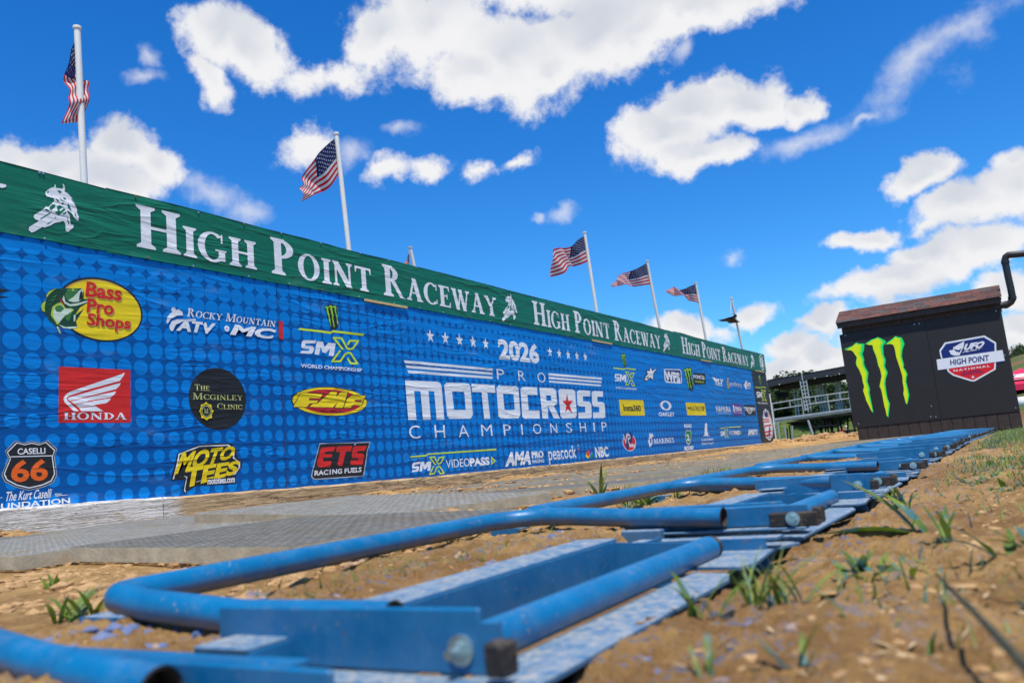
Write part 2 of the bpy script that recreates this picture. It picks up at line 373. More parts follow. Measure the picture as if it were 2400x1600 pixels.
def wood_mat(name, c1, c2, axis_scale, white=0.):
    t = NT(name); p = t.pos(scale=axis_scale); g = t.noise(p, 7, 10, .72, .8); f = t.noise(p, 22, 6, .75, .3); q = t.noise(t.pos(), 2.2, 6, .7, .4)
    c = t.mix(t.ramp(g, .32, .68), c1, c2)
    c = t.mix(t.ramp(f, .53, .66, 0, .65), c, (.12, .07, .035, 1))
    cr = t.ramp(t.noise(t.pos(scale=(1, .35, 6)), 5, 4, .6, .6), .47, .5, 1, 0); cr2 = t.ramp(t.noise(t.pos(scale=(1, .35, 6)), 5, 4, .6, .6), .5, .53, 0, 1)
    crack = t.math('SUBTRACT', 1., t.math('MAXIMUM', cr, cr2))
    c = t.mix(t.math('MULTIPLY', crack, t.ramp(q, .4, .6, 0, .8)), c, (.07, .045, .03, 1))
    if white:
        sp = t.n('SeparateXYZ'); t.L.new(t.n('NewGeometry').outputs['Position'], sp.inputs[0])
        m = t.ramp(t.math('ADD', t.math('MULTIPLY', sp.outputs[1], -1.), t.math('MULTIPLY', q, 1.3)), white-.25, white+.25, 0, 1)
        flake = t.ramp(t.noise(t.pos(scale=(1, .4, 2.2)), 4, 7, .65), .33, .38, 0, 1)
        c = t.mix(t.math('MULTIPLY', m, flake), c, (.74, .70, .62, 1))
    d = t.ramp(t.noise(t.pos(), 8, 8, .7), .5, .7, 0, .45); c = t.mix(d, c, (.45, .31, .17, 1))
    t.set(Base_Color=c, Roughness=.85); t.bump(t.math('ADD', t.math('MULTIPLY', g, .6), t.math('SUBTRACT', f, t.math('MULTIPLY', crack, .8))), .9, .014); return t.m
M_timber = wood_mat('weathered_timber', (.38, .24, .11, 1), (.66, .47, .25, 1), (1, .18, 2.4))
M_timber_w = wood_mat('weathered_timber_whitewashed', (.38, .24, .11, 1), (.66, .47, .25, 1), (1, .18, 2.4), -3.6)
M_ply = simple('plywood_edge', (.20, .10, .05, 1), .8, 0, .3, 12)

def ground_mat():
    t = NT('clay_dirt'); p = t.pos(); sp = t.n('SeparateXYZ'); t.L.new(t.n('NewGeometry').outputs['Position'], sp.inputs[0]); x, y = sp.outputs[0], sp.outputs[1]
    a = t.noise(p, 1.3, 6, .62); b = t.noise(p, 9, 8, .68); c_ = t.noise(p, 60, 6, .7); d = t.noise(p, 260, 4, .6)
    c = t.mix(t.ramp(t.math('ADD', t.math('MULTIPLY', a, .5), t.math('MULTIPLY', b, .5)), .38, .62), (.31, .165, .06, 1), (.62, .37, .135, 1))
    c = t.mix(t.ramp(c_, .50, .70, 0, .6), c, (.66, .45, .22, 1)); c = t.mix(t.ramp(t.noise(p, 24, 7, .75), .54, .68, 0, .6), c, (.17, .09, .035, 1))
    c = t.mix(t.ramp(d, .56, .7, 0, .55), c, (.16, .085, .035, 1))
    # redder, darker soil right of the gate
    r = t.ramp(t.math('ADD', x, t.math('MULTIPLY', a, .8)), .3, 1.3, 0, .7); c = t.mix(r, c, t.mix(t.ramp(b, .35, .65), (.20, .095, .035, 1), (.46, .25, .10, 1)))
    # blue overspray near the gate line
    g1 = t.ramp(x, -1.3, -.78, 0, .8); g2 = t.ramp(x, -.36, .1, 1, 0.0); band = t.math('MULTIPLY', g1, g2)
    k = t.math('MULTIPLY', band, t.ramp(t.math('ADD', t.math('MULTIPLY', b, .38), t.math('MULTIPLY', c_, .68)), .565, .61, 0, .75)); c = t.mix(k, c, (.01, .13, .34, 1))
    # grass greens far away
    far = t.ramp(y, 26, 34, 0, 1); gr = t.mix(t.ramp(t.noise(p, .35, 6, .7), .35, .65), (.055, .088, .018, 1), (.115, .145, .04, 1))
    trk = t.ramp(t.noise(t.pos(scale=(.25, 1, 1)), .09, 2, .4, .4), .53, .56, 0, 1); gr = t.mix(trk, gr, (.21, .10, .05, 1))
    c = t.mix(far, c, gr)
    side = t.math('MAXIMUM', t.ramp(x, 4, 9, 0, 1), t.ramp(x, -9, -12, 0, 1)); c = t.mix(side, c, gr)
    t.set(Base_Color=c, Roughness=.95); t.b.inputs['Specular IOR Level'].default_value = .15
    t.bump(t.math('ADD', t.math('MULTIPLY', b, 1.2), t.math('ADD', t.math('MULTIPLY', c_, .8), t.math('MULTIPLY', d, .3))), 1., .024); return t.m
M_ground = ground_mat()
def clod_mat():
    t = NT('clod'); p = t.pos(); b = t.noise(p, 40, 6, .7); rnd = t.noise(p, 6, 2)
    c = t.mix(t.ramp(b, .35, .65), (.30, .165, .065, 1), (.52, .32, .135, 1)); c = t.mix(t.ramp(rnd, .55, .7, 0, .4), c, (.2, .1, .045, 1))
    sp = t.n('SeparateXYZ'); t.L.new(t.n('NewGeometry').outputs['Position'], sp.inputs[0]); x = sp.outputs[0]
    band = t.math('MULTIPLY', t.ramp(x, -1.5, -.9, 0, 1), t.ramp(x, -.42, -.1, 1, 0))
    nr = t.ramp(sp.outputs[1], .8, 1.0, .12, 0)
    c = t.mix(t.math('MULTIPLY', band, t.ramp(t.math('ADD', t.noise(p, 18, 4, .6), nr), .53, .61, 0, .8)), c, (.01, .14, .38, 1))
    t.set(Base_Color=c, Roughness=.95); t.bump(b, .8, .006); return t.m
M_clod = clod_mat()
def grass_mat(name, blue):
    t = NT(name); p = t.pos(); v = t.noise(p, 9, 3, .6); w = t.noise(p, 33, 4, .6)
    c = t.mix(t.ramp(v, .35, .65), (.07, .14, .015, 1), (.22, .29, .03, 1)); c = t.mix(t.ramp(w, .56, .7, 0, .75), c, (.40, .31, .12, 1))
    if blue:
        sp = t.n('SeparateXYZ'); t.L.new(t.n('NewGeometry').outputs['Position'], sp.inputs[0]); x = sp.outputs[0]
        band = t.math('MULTIPLY', t.ramp(x, -2.0, -1.2, 0, 1), t.ramp(x, -.1, .75, 1, .12))
        c = t.mix(t.math('MULTIPLY', band, t.ramp(t.noise(p, 21, 3, .6), .5, .6, 0, .7)), c, (.03, .16, .24, 1))
    t.set(Base_Color=c, Roughness=.6)
    tr = t.n('BsdfTranslucent', i_Color=c); ms = t.n('MixShader', i_0=.3); t.L.new(t.b.outputs[0], ms.inputs[1]); t.L.new(tr.outputs[0], ms.inputs[2])
    t.L.new(ms.outputs[0], t.N['Material Output'].inputs[0]); return t.m
M_grass = grass_mat('grass_blade', True); M_leafg = grass_mat('weed_leaf', True)
M_straw = simple('dry_straw', (.48, .34, .18, 1), .9, 0, .3, 30)
def crown_mat(name, a, b):
    t = NT(name); p = t.pos(); v = t.noise(p, .9, 4, .6); c = t.mix(t.ramp(v, .35, .65), a, b); t.set(Base_Color=c, Roughness=.7)
    tr = t.n('BsdfTranslucent', i_Color=c); ms = t.n('MixShader', i_0=.25); t.L.new(t.b.outputs[0], ms.inputs[1]); t.L.new(tr.outputs[0], ms.inputs[2])
    t.L.new(ms.outputs[0], t.N['Material Output'].inputs[0]); return t.m
M_crown = crown_mat('tree_leaves', (.022, .05, .010, 1), (.06, .105, .022, 1)); M_bark = simple('bark', (.10, .07, .045, 1), .9, 0, .3, 6, .5, 20)
# ------------------------------------------------------------------ ground
def vnoise(x, y, seed=0):
    xi = np.floor(x).astype(np.int64); yi = np.floor(y).astype(np.int64); fx = x-xi; fy = y-yi
    def h(a, b):
        n = (a*374761393+b*668265263+seed*982451653) & 0x7fffffff; n = ((n ^ (n >> 13))*1274126177) & 0x7fffffff
        return ((n ^ (n >> 16)) & 0xffff)/65535.
    sx = fx*fx*(3-2*fx); sy = fy*fy*(3-2*fy)
    return (h(xi, yi)*(1-sx)+h(xi+1, yi)*sx)*(1-sy)+(h(xi, yi+1)*(1-sx)+h(xi+1, yi+1)*sx)*sy
def fbm(x, y, f, o=5, g=.5, seed=0):
    s = 0; a = 1; t = 0
    for k in range(o): s = s+a*(vnoise(x*f, y*f, seed+k)-.5); t += a; a *= g; f *= 2.03
    return s/t*2
def sm(t): t = np.clip(t, 0, 1); return t*t*(3-2*t)
PX = [-400, -60, -14, -8, -6.2, -5.6, -3.6, -1.7, -1.35, -1.12, -.80, -.74, -.50, -.45, -.40, -.2, .3, .9, 1.8, 5, 60, 400]
PZ = [2.0, .4, -.2, -.25, -.19, -.19, -.19, -.195, -.205, -.178, -.170, -.252, -.252, -.238, -.226, -.216, -.190, -.165, -.150, -.22, .4, 2.0]
LANES = [3.66+1.12*k for k in range(14)]
def rise(Y):
    return np.interp(Y, [3, 5.5, 8.5, 12, 17, 20], [0, .017, .03, .012, -.015, -.025])
def ground_z(x, y):
    x = np.asarray(x, float); y = np.asarray(y, float)
    z = np.interp(x, PX, PZ); w = sm((x+5.6)/2.0)
    z = z+rise(y)*w+np.interp(y, [-5, 2.4, 3.7, 8, 22, 30], [.022, .022, -.005, -.012, -.005, 0])*(1-sm((x+2.4)/.9))
    z = z+sm((y-15)/5)*.07*sm((-.8-x)/1.5)*sm((32-y)/6)
    z = z-3.0*sm((y-26)/9)*(1-sm((y-82)/13))*sm((-.06-x/np.maximum(y, 1))/.08)*sm((x+60)/20)
    # land beyond the gate: a shallow dip and then a green hillside, higher on the right
    ang = x/np.maximum(y, 1)
    k = np.interp(ang, [-1.2, -.35, -.2, -.1, .05, .5], [.034, .034, .034, .045, .078, .09])
    z = np.where(y > 30, z+(np.clip(y, 30, 110)-30)*k*1.3-0*y, z)
    return z
def terrain():
    ys = np.concatenate([np.arange(-.8, .35, .04), np.geomspace(.35, 26, 560), np.geomspace(26.5, 900, 70)])
    s = np.linspace(-1, 1, 520); xs = np.sinh(s*6.1)/np.sinh(6.1)*5.0-.55
    xs = np.concatenate([-np.geomspace(800, 6.5, 90), xs[(xs > -6.3) & (xs < 4.2)], np.geomspace(4.4, 800, 40)])
    # finer where the wall of dirt is seen
    extra = np.arange(-6.2, -1.2, .03); xs = np.unique(np.concatenate([xs, extra]))
    ys = np.concatenate([[-300, -60, -12, -3], ys])
    X, Y = np.meshgrid(xs, ys); Z = ground_z(X, Y)
    near = np.clip(1-(Y-8)/30, 0.15, 1)
    inz = (X > -.76) & (X < -.44)
    amp = np.where(inz, .15, 1.)
    amp = amp*np.where((X < -1.45) & (X > -5.4), .14, 1.)      # under the grates
    det = .030*fbm(X, Y, 2.2, 4, .55, 5)+.026*fbm(X, Y, 9, 4, .6, 9)+.016*np.abs(fbm(X, Y, 34, 4, .65, 3))+.005*fbm(X, Y, 95, 3, .6, 4)
    right = sm((X-.0)/.8); det = det+right*(.036*fbm(X, Y, 3.5, 4, .6, 21)+.034*fbm(X, Y, 16, 4, .65, 25))
    Z = Z+det*amp*np.clip(near, 0, 1)
    lane = (X < -1.52) & (X > -5.3)
    for yl in [2.50]+LANES:
        Z = Z+lane*np.exp(-((Y-yl+.035+.03*(X+3.4))/.06)**2)*np.clip(.022+.055*fbm(X, Y*0+yl, 1.9, 4, .6, int(yl*10)), 0, .08)
    edge = np.exp(-((X+1.47+.03*fbm(X*0, Y, 2.1, 3, .6, 71))/.10)**2)*np.clip(.02+.05*fbm(X*0, Y, 1.3, 4, .6, 70), 0, .08)*(Y > 2.4); Z = Z+edge
    # dirt ridge heaped beyond the end of the wall, and crumbly bank along the timbers
    m = np.exp(-((Y-23.8)/.9)**2)*sm((-3.0-X)/1.0)*sm((X+9)/2); Z = Z+m*(.15+.20*fbm(X, Y, 1.6, 4, .6, 40))
    bank = np.exp(-((X+5.55)/.20)**2)*(.05+.07*fbm(X, Y, 1.7, 4, .6, 44)); Z = Z+np.clip(bank, 0, 1)*(Y < 24)
    ny, nx = X.shape; V = np.stack([X.ravel(), Y.ravel(), Z.ravel()], 1)
    idx = np.arange(ny*nx).reshape(ny, nx); F = np.stack([idx[:-1, :-1], idx[:-1, 1:], idx[1:, 1:], idx[1:, :-1]], -1).reshape(-1, 4)
    me = bpy.data.meshes.new('ground'); me.vertices.add(len(V)); me.vertices.foreach_set('co', V.ravel())
    me.loops.add(F.size); me.loops.foreach_set('vertex_index', F.ravel()); me.polygons.add(len(F))
    me.polygons.foreach_set('loop_start', np.arange(0, F.size, 4)); me.polygons.foreach_set('use_smooth', np.ones(len(F), bool)); me.update(calc_edges=True)
    me.materials.append(M_ground); tag(link('ground', me), kind='structure')
    return xs, ys, Z
TX, TY, TZ = terrain()
def gz(x, y):
    x = np.atleast_1d(np.asarray(x, float)); y = np.atleast_1d(np.asarray(y, float))
    i = np.clip(np.searchsorted(TX, x), 1, len(TX)-1); j = np.clip(np.searchsorted(TY, y), 1, len(TY)-1)
    fx = (x-TX[i-1])/(TX[i]-TX[i-1]); fy = (y-TY[j-1])/(TY[j]-TY[j-1])
    return (TZ[j-1, i-1]*(1-fx)+TZ[j-1, i]*fx)*(1-fy)+(TZ[j, i-1]*(1-fx)+TZ[j, i]*fx)*fy
# ------------------------------------------------------------------ wall, timbers
WX = -5.8
def Wp(x, y): p = onX(x, y, WX); return (float(p[1]), float(p[2]))
WALL_Y0, WALL_Y1 = -1.2, 23.52
wall = empty('board_wall', (WX-.1, 8, 0), 'long plywood wall behind the starting gate carrying the green and blue banners', 'wall')
y = WALL_Y0; k = 0
while y < WALL_Y1-.05:
    y2 = min(y+1.22, WALL_Y1); MB().box((WX-.045, y+.002, -.1), (WX-.025, y2-.002, 2.455+.01*math.sin(k*2.1)), M_ply).build('plywood_sheet', wall, wall.location); y = y2; k += 1
for i in range(13):
    yy = WALL_Y0+.05+i*2.04; MB().box((WX-.14, yy, -.4), (WX-.05, yy+.09, 2.42), M_ply).build('post', wall, wall.location)
def beam_z(Y): return float(np.interp(Y, [-2, 2.93, 5.08, 7.55, 11.7, 22, 25], [.10, .054, .010, -.018, -.022, -.012, -.01]))
edges = [-1.6, 1.2, 4.07, 6.9, 9.6, 12.3, 15.1, 17.9, 20.9, 23.9]
labels = ['white painted weathered timber under the blue banner, nearest the camera at the left edge', 'timber half white and half bare under the shield logo', 'bare cracked timber below the yellow shirt logo',
 'bare timber below the red and black fuel logo', 'timber under the middle of the large white lettering', 'timber below the peacock logo end of the wall', 'pale timber below the round red and blue logo',
 'timber below the small sponsor logos', 'farthest timber, under the black banner at the end of the wall']
for i in range(9):
    y0, y1 = edges[i]+.006, edges[i+1]-.006; n = 44; bm = MB(); vs = []; fs = []; rr = random.Random(i)
    prof = [(-.10, -.25), (.075, -.25), (.088, -.22), (.09, -.02), (.075, -.003), (-.1, 0)]
    for a in range(n+1):
        Y = y0+(y1-y0)*a/n; zt = beam_z(Y)+rr.uniform(-.002, .002)
        for (dx, dz) in prof:
            jag = .012*float(fbm(np.array(Y+dz*3), np.array(dz*9+i), 3.0, 4, .6, i))
            vs.append((WX+.03+dx+(jag if dx > 0 else 0), Y, zt+dz+(jag*.5 if dz > -.05 else 0)))
    m = len(prof)
    for a in range(n):
        for q in range(m): fs.append((a*m+q, (a+1)*m+q, (a+1)*m+(q+1) % m, a*m+(q+1) % m))
    fs += [tuple(range(m)), tuple(reversed(range(n*m, n*m+m)))]
    bm.add(vs, fs, M_timber_w if i < 3 else M_timber)
    tag(bm.build('sleeper_timber'), labels[i], 'timber', 'old timbers laid along the foot of the wall')
# ------------------------------------------------------------------ print art
class Art:
    def __init__(s): s.items = []        # (layer, mat, [verts2d], [tris])
    def poly(s, loops, mat):
        if not isinstance(loops[0][0], (tuple, list)): loops = [loops]
        L3 = [[Vector((a, b, 0)) for a, b in lp] for lp in loops]
        tris = geometry.tessellate_polygon(L3); vs = [p for lp in loops for p in lp]
        s.items.append((mat, vs, [tuple(t) for t in tris])); return s
    def mesh(s, vs, fs, mat): s.items.append((mat, vs, fs)); return s
    def bbox(s):
        P = np.array([p for it in s.items for p in it[1]]); return P[:, 0].min(), P[:, 1].min(), P[:, 0].max(), P[:, 1].max()
    def fit(s, box):
        a, b, c, d = s.bbox(); x0, y0, x1, y1 = box; r = Art()
        for m, vs, fs in s.items: r.items.append((m, [(x0+(p[0]-a)/(c-a)*(x1-x0), y0+(p[1]-b)/(d-b)*(y1-y0)) for p in vs], fs))
        return r
    def merge(s, o): s.items += o.items; return s
    def flat(s):      # one ink: join all items of one layer order, kept separate otherwise
        return s
    def build(s, name, plane, parent, label=None, off=.0022, step=.00035, origin=None):
        mb = MB()
        for i, (m, vs, fs) in enumerate(s.items): mb.add([plane(p[0], p[1], off+step*i) for p in vs], fs, m)
        o = mb.build(name, parent, origin if origin is not None else (parent.location if parent else None), fix=False)
        if label: o['label'] = label
        return o
_tc = {}
def text_mesh(txt, bold=0., shear=0., space=1.):
    k = (txt, bold, shear, space)
    if k not in _tc:
        c = bpy.data.curves.new('t', 'FONT'); c.body = txt; c.size = 1; c.offset = bold; c.shear = shear; c.space_character = space; c.resolution_u = 3; c.fill_mode = 'FRONT'
        o = bpy.data.objects.new('t', c); COL.objects.link(o); bpy.context.view_layer.update()
        me = bpy.data.meshes.new_from_object(o); _tc[k] = ([(v.co.x, v.co.y) for v in me.vertices], [tuple(p.vertices) for p in me.polygons])
        bpy.data.objects.remove(o); bpy.data.curves.remove(c); bpy.data.meshes.remove(me)
    return _tc[k]
def text(txt, mat, bold=0., shear=0., space=1.): return Art().mesh(*text_mesh(txt, bold, shear, space), mat)
# serif capitals drawn from stems, bowls and slabs
def arc(cx, cy, rx, ry, a0, a1, n=14): return [(cx+rx*math.cos(math.radians(a0+(a1-a0)*i/n)), cy+ry*math.sin(math.radians(a0+(a1-a0)*i/n))) for i in range(n+1)]
def serif_glyph(ch, k=1.):
    T = .15*k; t = .055*k; sh = .055*k   # thick, thin, slab height
    R = lambda x0, y0, x1, y1: [(x0, y0), (x1, y0), (x1, y1), (x0, y1)]
    def stem(x, w=T, top=True, bot=True, y0=0, y1=1, ext=.085):
        o = [[(x, y0), (x+w, y0), (x+w, y1), (x, y1)]]
        if bot: o.append([(x-ext, y0), (x+w+ext, y0), (x+w+ext, y0+sh*.75), (x+w, y0+sh*1.7), (x, y0+sh*1.7), (x-ext, y0+sh*.75)])
        if top: o.append([(x-ext, y1), (x+w+ext, y1), (x+w+ext, y1-sh*.75), (x+w, y1-sh*1.7), (x, y1-sh*1.7), (x-ext, y1-sh*.75)])
        return o
    def dg(xa, ya, xb, yb, w): return [(xa-w/2, ya), (xa+w/2, ya), (xb+w/2, yb), (xb-w/2, yb)]
    def foot(x, w, y, up=1): return [(x-w, y), (x+w, y), (x+w, y+up*sh*.8), (x+w*.45, y+up*sh*1.5), (x-w*.45, y+up*sh*1.5), (x-w, y+up*sh*.8)]
    def bowl(cx, cy, rx, ry, a0, a1, tx=None, ty=None):
        tx = T if tx is None else tx; ty = t if ty is None else ty
        return arc(cx, cy, rx, ry, a0, a1)+arc(cx, cy, rx-tx, ry-ty, a1, a0)
    if ch == 'I': return stem(.10), .35
    if ch == 'H': return stem(.10)+stem(.60)+[R(.2, .47, .65, .47+t)], .85
    if ch == 'P': return stem(.10)+[bowl(.22, .725, .40, .275, -90, 90)], .66
    if ch == 'R': return stem(.10)+[bowl(.22, .74, .36, .26, -90, 90), [(.30, .50), (.46, .52), (.74, .03), (.84, 0), (.62, 0)]], .80
    if ch == 'O': return [bowl(.42, .5, .42, .52, 0, 180), bowl(.42, .5, .42, .52, 180, 360)], .84
    if ch == 'Q': return [bowl(.42, .5, .42, .52, 0, 180), bowl(.42, .5, .42, .52, 180, 360), dg(.55, .1, .85, -.15, .1)], .84
    if ch == 'C': return [bowl(.44, .5, .44, .52, 48, 312), R(.70, .68, .75, .98), R(.70, .05, .75, .26)], .78
    if ch == 'G': return [bowl(.44, .5, .44, .52, 48, 318), R(.70, .68, .75, .98), R(.62, .06, .62+T*.95, .44), [(.52, .38), (.86, .38), (.86, .44), (.52, .44)]], .86
    if ch == 'N': return stem(.12, t*1.15)+stem(.70, t*1.15, bot=False)+[dg(.15, 1, .73, 0, T*1.25)], .90
    if ch == 'M': return stem(.12, t*1.15)+stem(.84, T)+[dg(.18, 1, .50, 0, T*1.1), dg(.50, 0, .86, 1, t*1.2)], 1.10
    if ch == 'T': return stem(.30, top=False)+[R(.02, 1-t*1.2, .74, 1), [(.02, 1), (.02, .74), (.06, .74), (.12, 1)], [(.74, 1), (.74, .74), (.70, .74), (.64, 1)]], .76
    if ch == 'A': return [dg(.14, 0, .43, 1.02, t*1.3), dg(.70, 0, .42, 1.02, T*1.05), R(.26, .32, .60, .32+t), foot(.14, .13, 0), foot(.70, .16, 0)], .86
    if ch == 'E': return stem(.10)+[R(.2, 0, .64, t), R(.2, 1-t, .60, 1), R(.2, .49, .5, .49+t), [(.66, 0), (.69, .25), (.65, .25), (.55, 0)], [(.62, 1), (.64, .77), (.6, .77), (.52, 1)], [(.47, .38), (.51, .38), (.51, .63), (.47, .63)]], .70
    if ch == 'L': return stem(.10)+[R(.2, 0, .62, t), [(.63, 0), (.67, .27), (.63, .27), (.52, 0)]], .68
    if ch == 'W': return [dg(.14, 1, .36, -.02, T), dg(.36, -.02, .56, .96, t*1.2), dg(.52, 1, .78, -.02, T), dg(.78, -.02, 1.0, 1, t*1.2), foot(.14, .15, 1, -1), foot(1.0, .13, 1, -1), foot(.54, .12, 1, -1)], 1.12
    if ch == 'Y': return [dg(.14, 1, .42, .48, T), dg(.42, .48, .70, 1, t*1.3), foot(.14, .14, 1, -1), foot(.70, .13, 1, -1)]+stem(.345, top=False, y1=.52), .82
    if ch == 'U': return stem(.10, bot=False, y0=.3)+stem(.66, t*1.2, bot=False, y0=.3)+[bowl(.405, .33, .305, .35, 180, 360, T*.9, t*1.3)], .84
    if ch == 'K': return stem(.10)+[dg(.26, .45, .66, 1, t*1.3), dg(.72, 0, .36, .6, T), foot(.70, .14, 0), foot(.64, .13, 1, -1)], .84
    if ch == 'D': return stem(.10)+[bowl(.22, .5, .54, .5, -90, 90)], .78
    if ch == 'S': return [bowl(.30, .75, .27, .27, 30, 270, .12*k, .09*k), bowl(.30, .27, .29, .28, -150, 90, .12*k, .09*k), R(.50, .70, .54, .98), R(.03, .03, .07, .32)], .62
    if ch == 'B': return stem(.10)+[bowl(.22, .76, .34, .24, -90, 90), bowl(.22, .27, .40, .27, -90, 90)], .66
    return [], .3
def serif(words, mat, k=1., small=.74, gap=.07, wordgap=.34, shear=0.):
    """capitals; letters after the first of each word are small capitals"""
    A = Art(); x = 0
    for wd in words.split(' '):
        for i, ch in enumerate(wd):
            s = small if (i and not ch.isdigit()) else 1.; ch2 = ch.upper()
            if ch.islower(): s = small
            elif i and ch == '*': s = 1.
            gl, w = serif_glyph(ch2, k*(1 if s == 1 else 1.08))
            for g in gl: A.poly([(x+(p[0])*s+p[1]*s*shear, p[1]*s) for p in g], mat)
            x += w*s+gap*(.8 if s < 1 else 1)
        x += wordgap; A.cuts = getattr(A, 'cuts', [])+[len(A.items)]
    return A
def wplane(a, b, off): return (WX+off, a, b)
def box_px(bl, br, top):        # bottom-left, bottom-right, a point on the top edge
    a = Wp(*bl); b = Wp(*br); t = Wp(*top); return (a[0], a[1], b[0], t[1])
class Crop:      # survey coordinates read off an enlarged view
    def __init__(s, ox, oy, sc): s.ox, s.oy, s.sc = ox, oy, sc
    def px(s, x, y): return (s.ox+x/s.sc, s.oy+y/s.sc)
    def w(s, pts): return [Wp(*s.px(*p)) for p in pts]
    def bx(s, x0, y0, x1, y1, xt, yt): return box_px(s.px(x0, y0), s.px(x1, y1), s.px(xt, yt))
def ell(cx, cy, rx, ry, n=40, a0=0, rot=0):
    o = []
    for i in range(n):
        a = 2*math.pi*i/n; x = rx*math.cos(a); y = ry*math.sin(a); o.append((cx+x*math.cos(rot)-y*math.sin(rot), cy+x*math.sin(rot)+y*math.cos(rot)))
    return o
def star(cx, cy, r, k=.42, ratio=1., rot=90):
    return [(cx+ratio*(r if i % 2 == 0 else r*k)*math.cos(math.radians(rot+36*i)), cy+(r if i % 2 == 0 else r*k)*math.sin(math.radians(rot+36*i))) for i in range(10)]
def seg(a, b, w): a = Vector(a); b = Vector(b); n = (b-a).normalized(); n = Vector((-n.y, n.x))*w/2; return [tuple(a+n), tuple(b+n), tuple(b-n), tuple(a-n)]
# blue banners
def banner_sheet(name, y0, y1, z0f, z1f, mat, x, label, cat, group=None, hem=.0, sag=.01, seed=0, parent=None):
    e = empty(name, (x, (y0+y1)/2, 1.2), label, cat, group)
    n = max(8, int((y1-y0)/.06)); vs = []; fs = []
    rows = [0, .004, .02, .2, .4, .6, .8, .98, .996, 1]
    for i in range(n+1):
        Y = y0+(y1-y0)*i/n
        zb = z0f(Y)+sag*.6*float(fbm(np.array(Y), np.array(1.+seed), 1.7, 4, .6, seed)); zt = z1f(Y)+sag*float(fbm(np.array(Y), np.array(7.+seed), .9, 3, .5, seed+3))
        for j, v in enumerate(rows):
            curl = (.006*float(vnoise(np.array(Y*6), np.array(float(j > 4)), seed)) if j in (0, 9) else 0)
            vs.append((x+curl, Y, zb+(zt-zb)*v))
    m = len(rows)
    for i in range(n):
        for j in range(m-1): fs.append((i*m+j, (i+1)*m+j, (i+1)*m+j+1, i*m+j+1))
    mb = MB(); mb.add(vs, fs, mat, True)
    o = mb.build('banner_cloth', e, e.location, fix=False); return e
BZ1 = lambda Y: 2.02
bl = lambda Y: beam_z(Y)-.004
BG = 'blue sponsor banners hung side by side on the wall'
bA = banner_sheet('sponsor_banner', WALL_Y0, 5.44, bl, BZ1, M_blueb, WX+.0, 'nearest blue banner with fish, wing, shield and shirt logos above the timbers', 'banner', BG, seed=1)
bB = banner_sheet('sponsor_banner', 5.447, 12.78, bl, BZ1, M_blueb, WX+.0, 'blue banner with the large white motocross championship title and year', 'banner', BG, seed=2)
bC = banner_sheet('sponsor_banner', 12.787, 18.45, bl, BZ1, M_blueb, WX+.0, 'blue banner with yellow tyre and camera logos right of the large title', 'banner', BG, seed=3)
bD = banner_sheet('sponsor_banner', 18.457, 22.0, bl, BZ1, M_blueb, WX+.0, 'farthest blue banner with small sponsor logos next to the black banner', 'banner', BG, seed=4)
bK = banner_sheet('sponsor_banner', 22.005, 23.5, bl, BZ1, M_blackb, WX+.0, 'narrow black banner with a shield crest at the far end of the wall', 'banner', seed=5)
GX = WX+.009
def gp(a, b, off): return (GX+off, a, b)
gt = lambda Y: 2.465; gb = lambda Y: 1.95
gy = [WALL_Y0, 3.72, 10.14, 16.33, 23.55]
GL = ['nearest green banner on top of the wall, cut by the left edge', 'green banner with the largest white raceway lettering', 'second green raceway banner, under the flags in the middle', 'farthest green raceway banner ending in a round emblem']
gban = []
for i in range(4):
    gban.append(banner_sheet('raceway_banner', gy[i]+(.0 if i % 2 else .0006), gy[i+1]-(.0 if i % 2 else .0006), gb, gt, M_greenb, GX, GL[i], 'banner', 'green raceway banners along the top of the wall', sag=.016, seed=11+i))
for i, (y0, y1) in enumerate([(-2.44, 2.968), (3.975, 9.387), (10.39, 15.47), (16.72, 21.79)]):
    A0 = serif('HIGH POINT RACEWAY', P_white, 1.28); A = A0.fit((y0, 2.028, y1, 2.392)); c0 = 0
    for c1 in A0.cuts:
        w = Art(); w.items = A.items[c0:c1]; c0 = c1
        if w.bbox()[2] > WALL_Y0+1: w.build('lettering', gp, gban[i], 'white serif raceway lettering', off=.003, step=.00003)
cr = Crop(40, 400, 9.8)
rider_w = [[(630,500),(660,475),(700,440),(770,400),(830,395),(850,320),(865,345),(862,405),(940,415),(1020,430),(1045,380),(1020,305),(1060,340),(1080,420),(1070,490),(1140,530),(1240,640),(1290,760),(1350,880),(1360,1000),(1400,1080),(1380,1170),(1280,1080),(1250,1000),(1150,930),(1120,960),(1190,1040),(1200,1180),(1210,1245),(1280,1260),(1270,1320),(1190,1380),(1150,1420),(1095,1390),(1095,1280),(1075,1200),(1035,1160),(960,1190),(860,1200),(740,1270),(610,1315),(560,1300),(380,1410),(310,1430),(245,1370),(260,1300),(440,1190),(480,1150),(400,1130),(360,1070),(380,1020),(500,950),(600,880),(640,830),(700,840),(840,700),(820,640),(740,625),(660,600),(632,550)]]
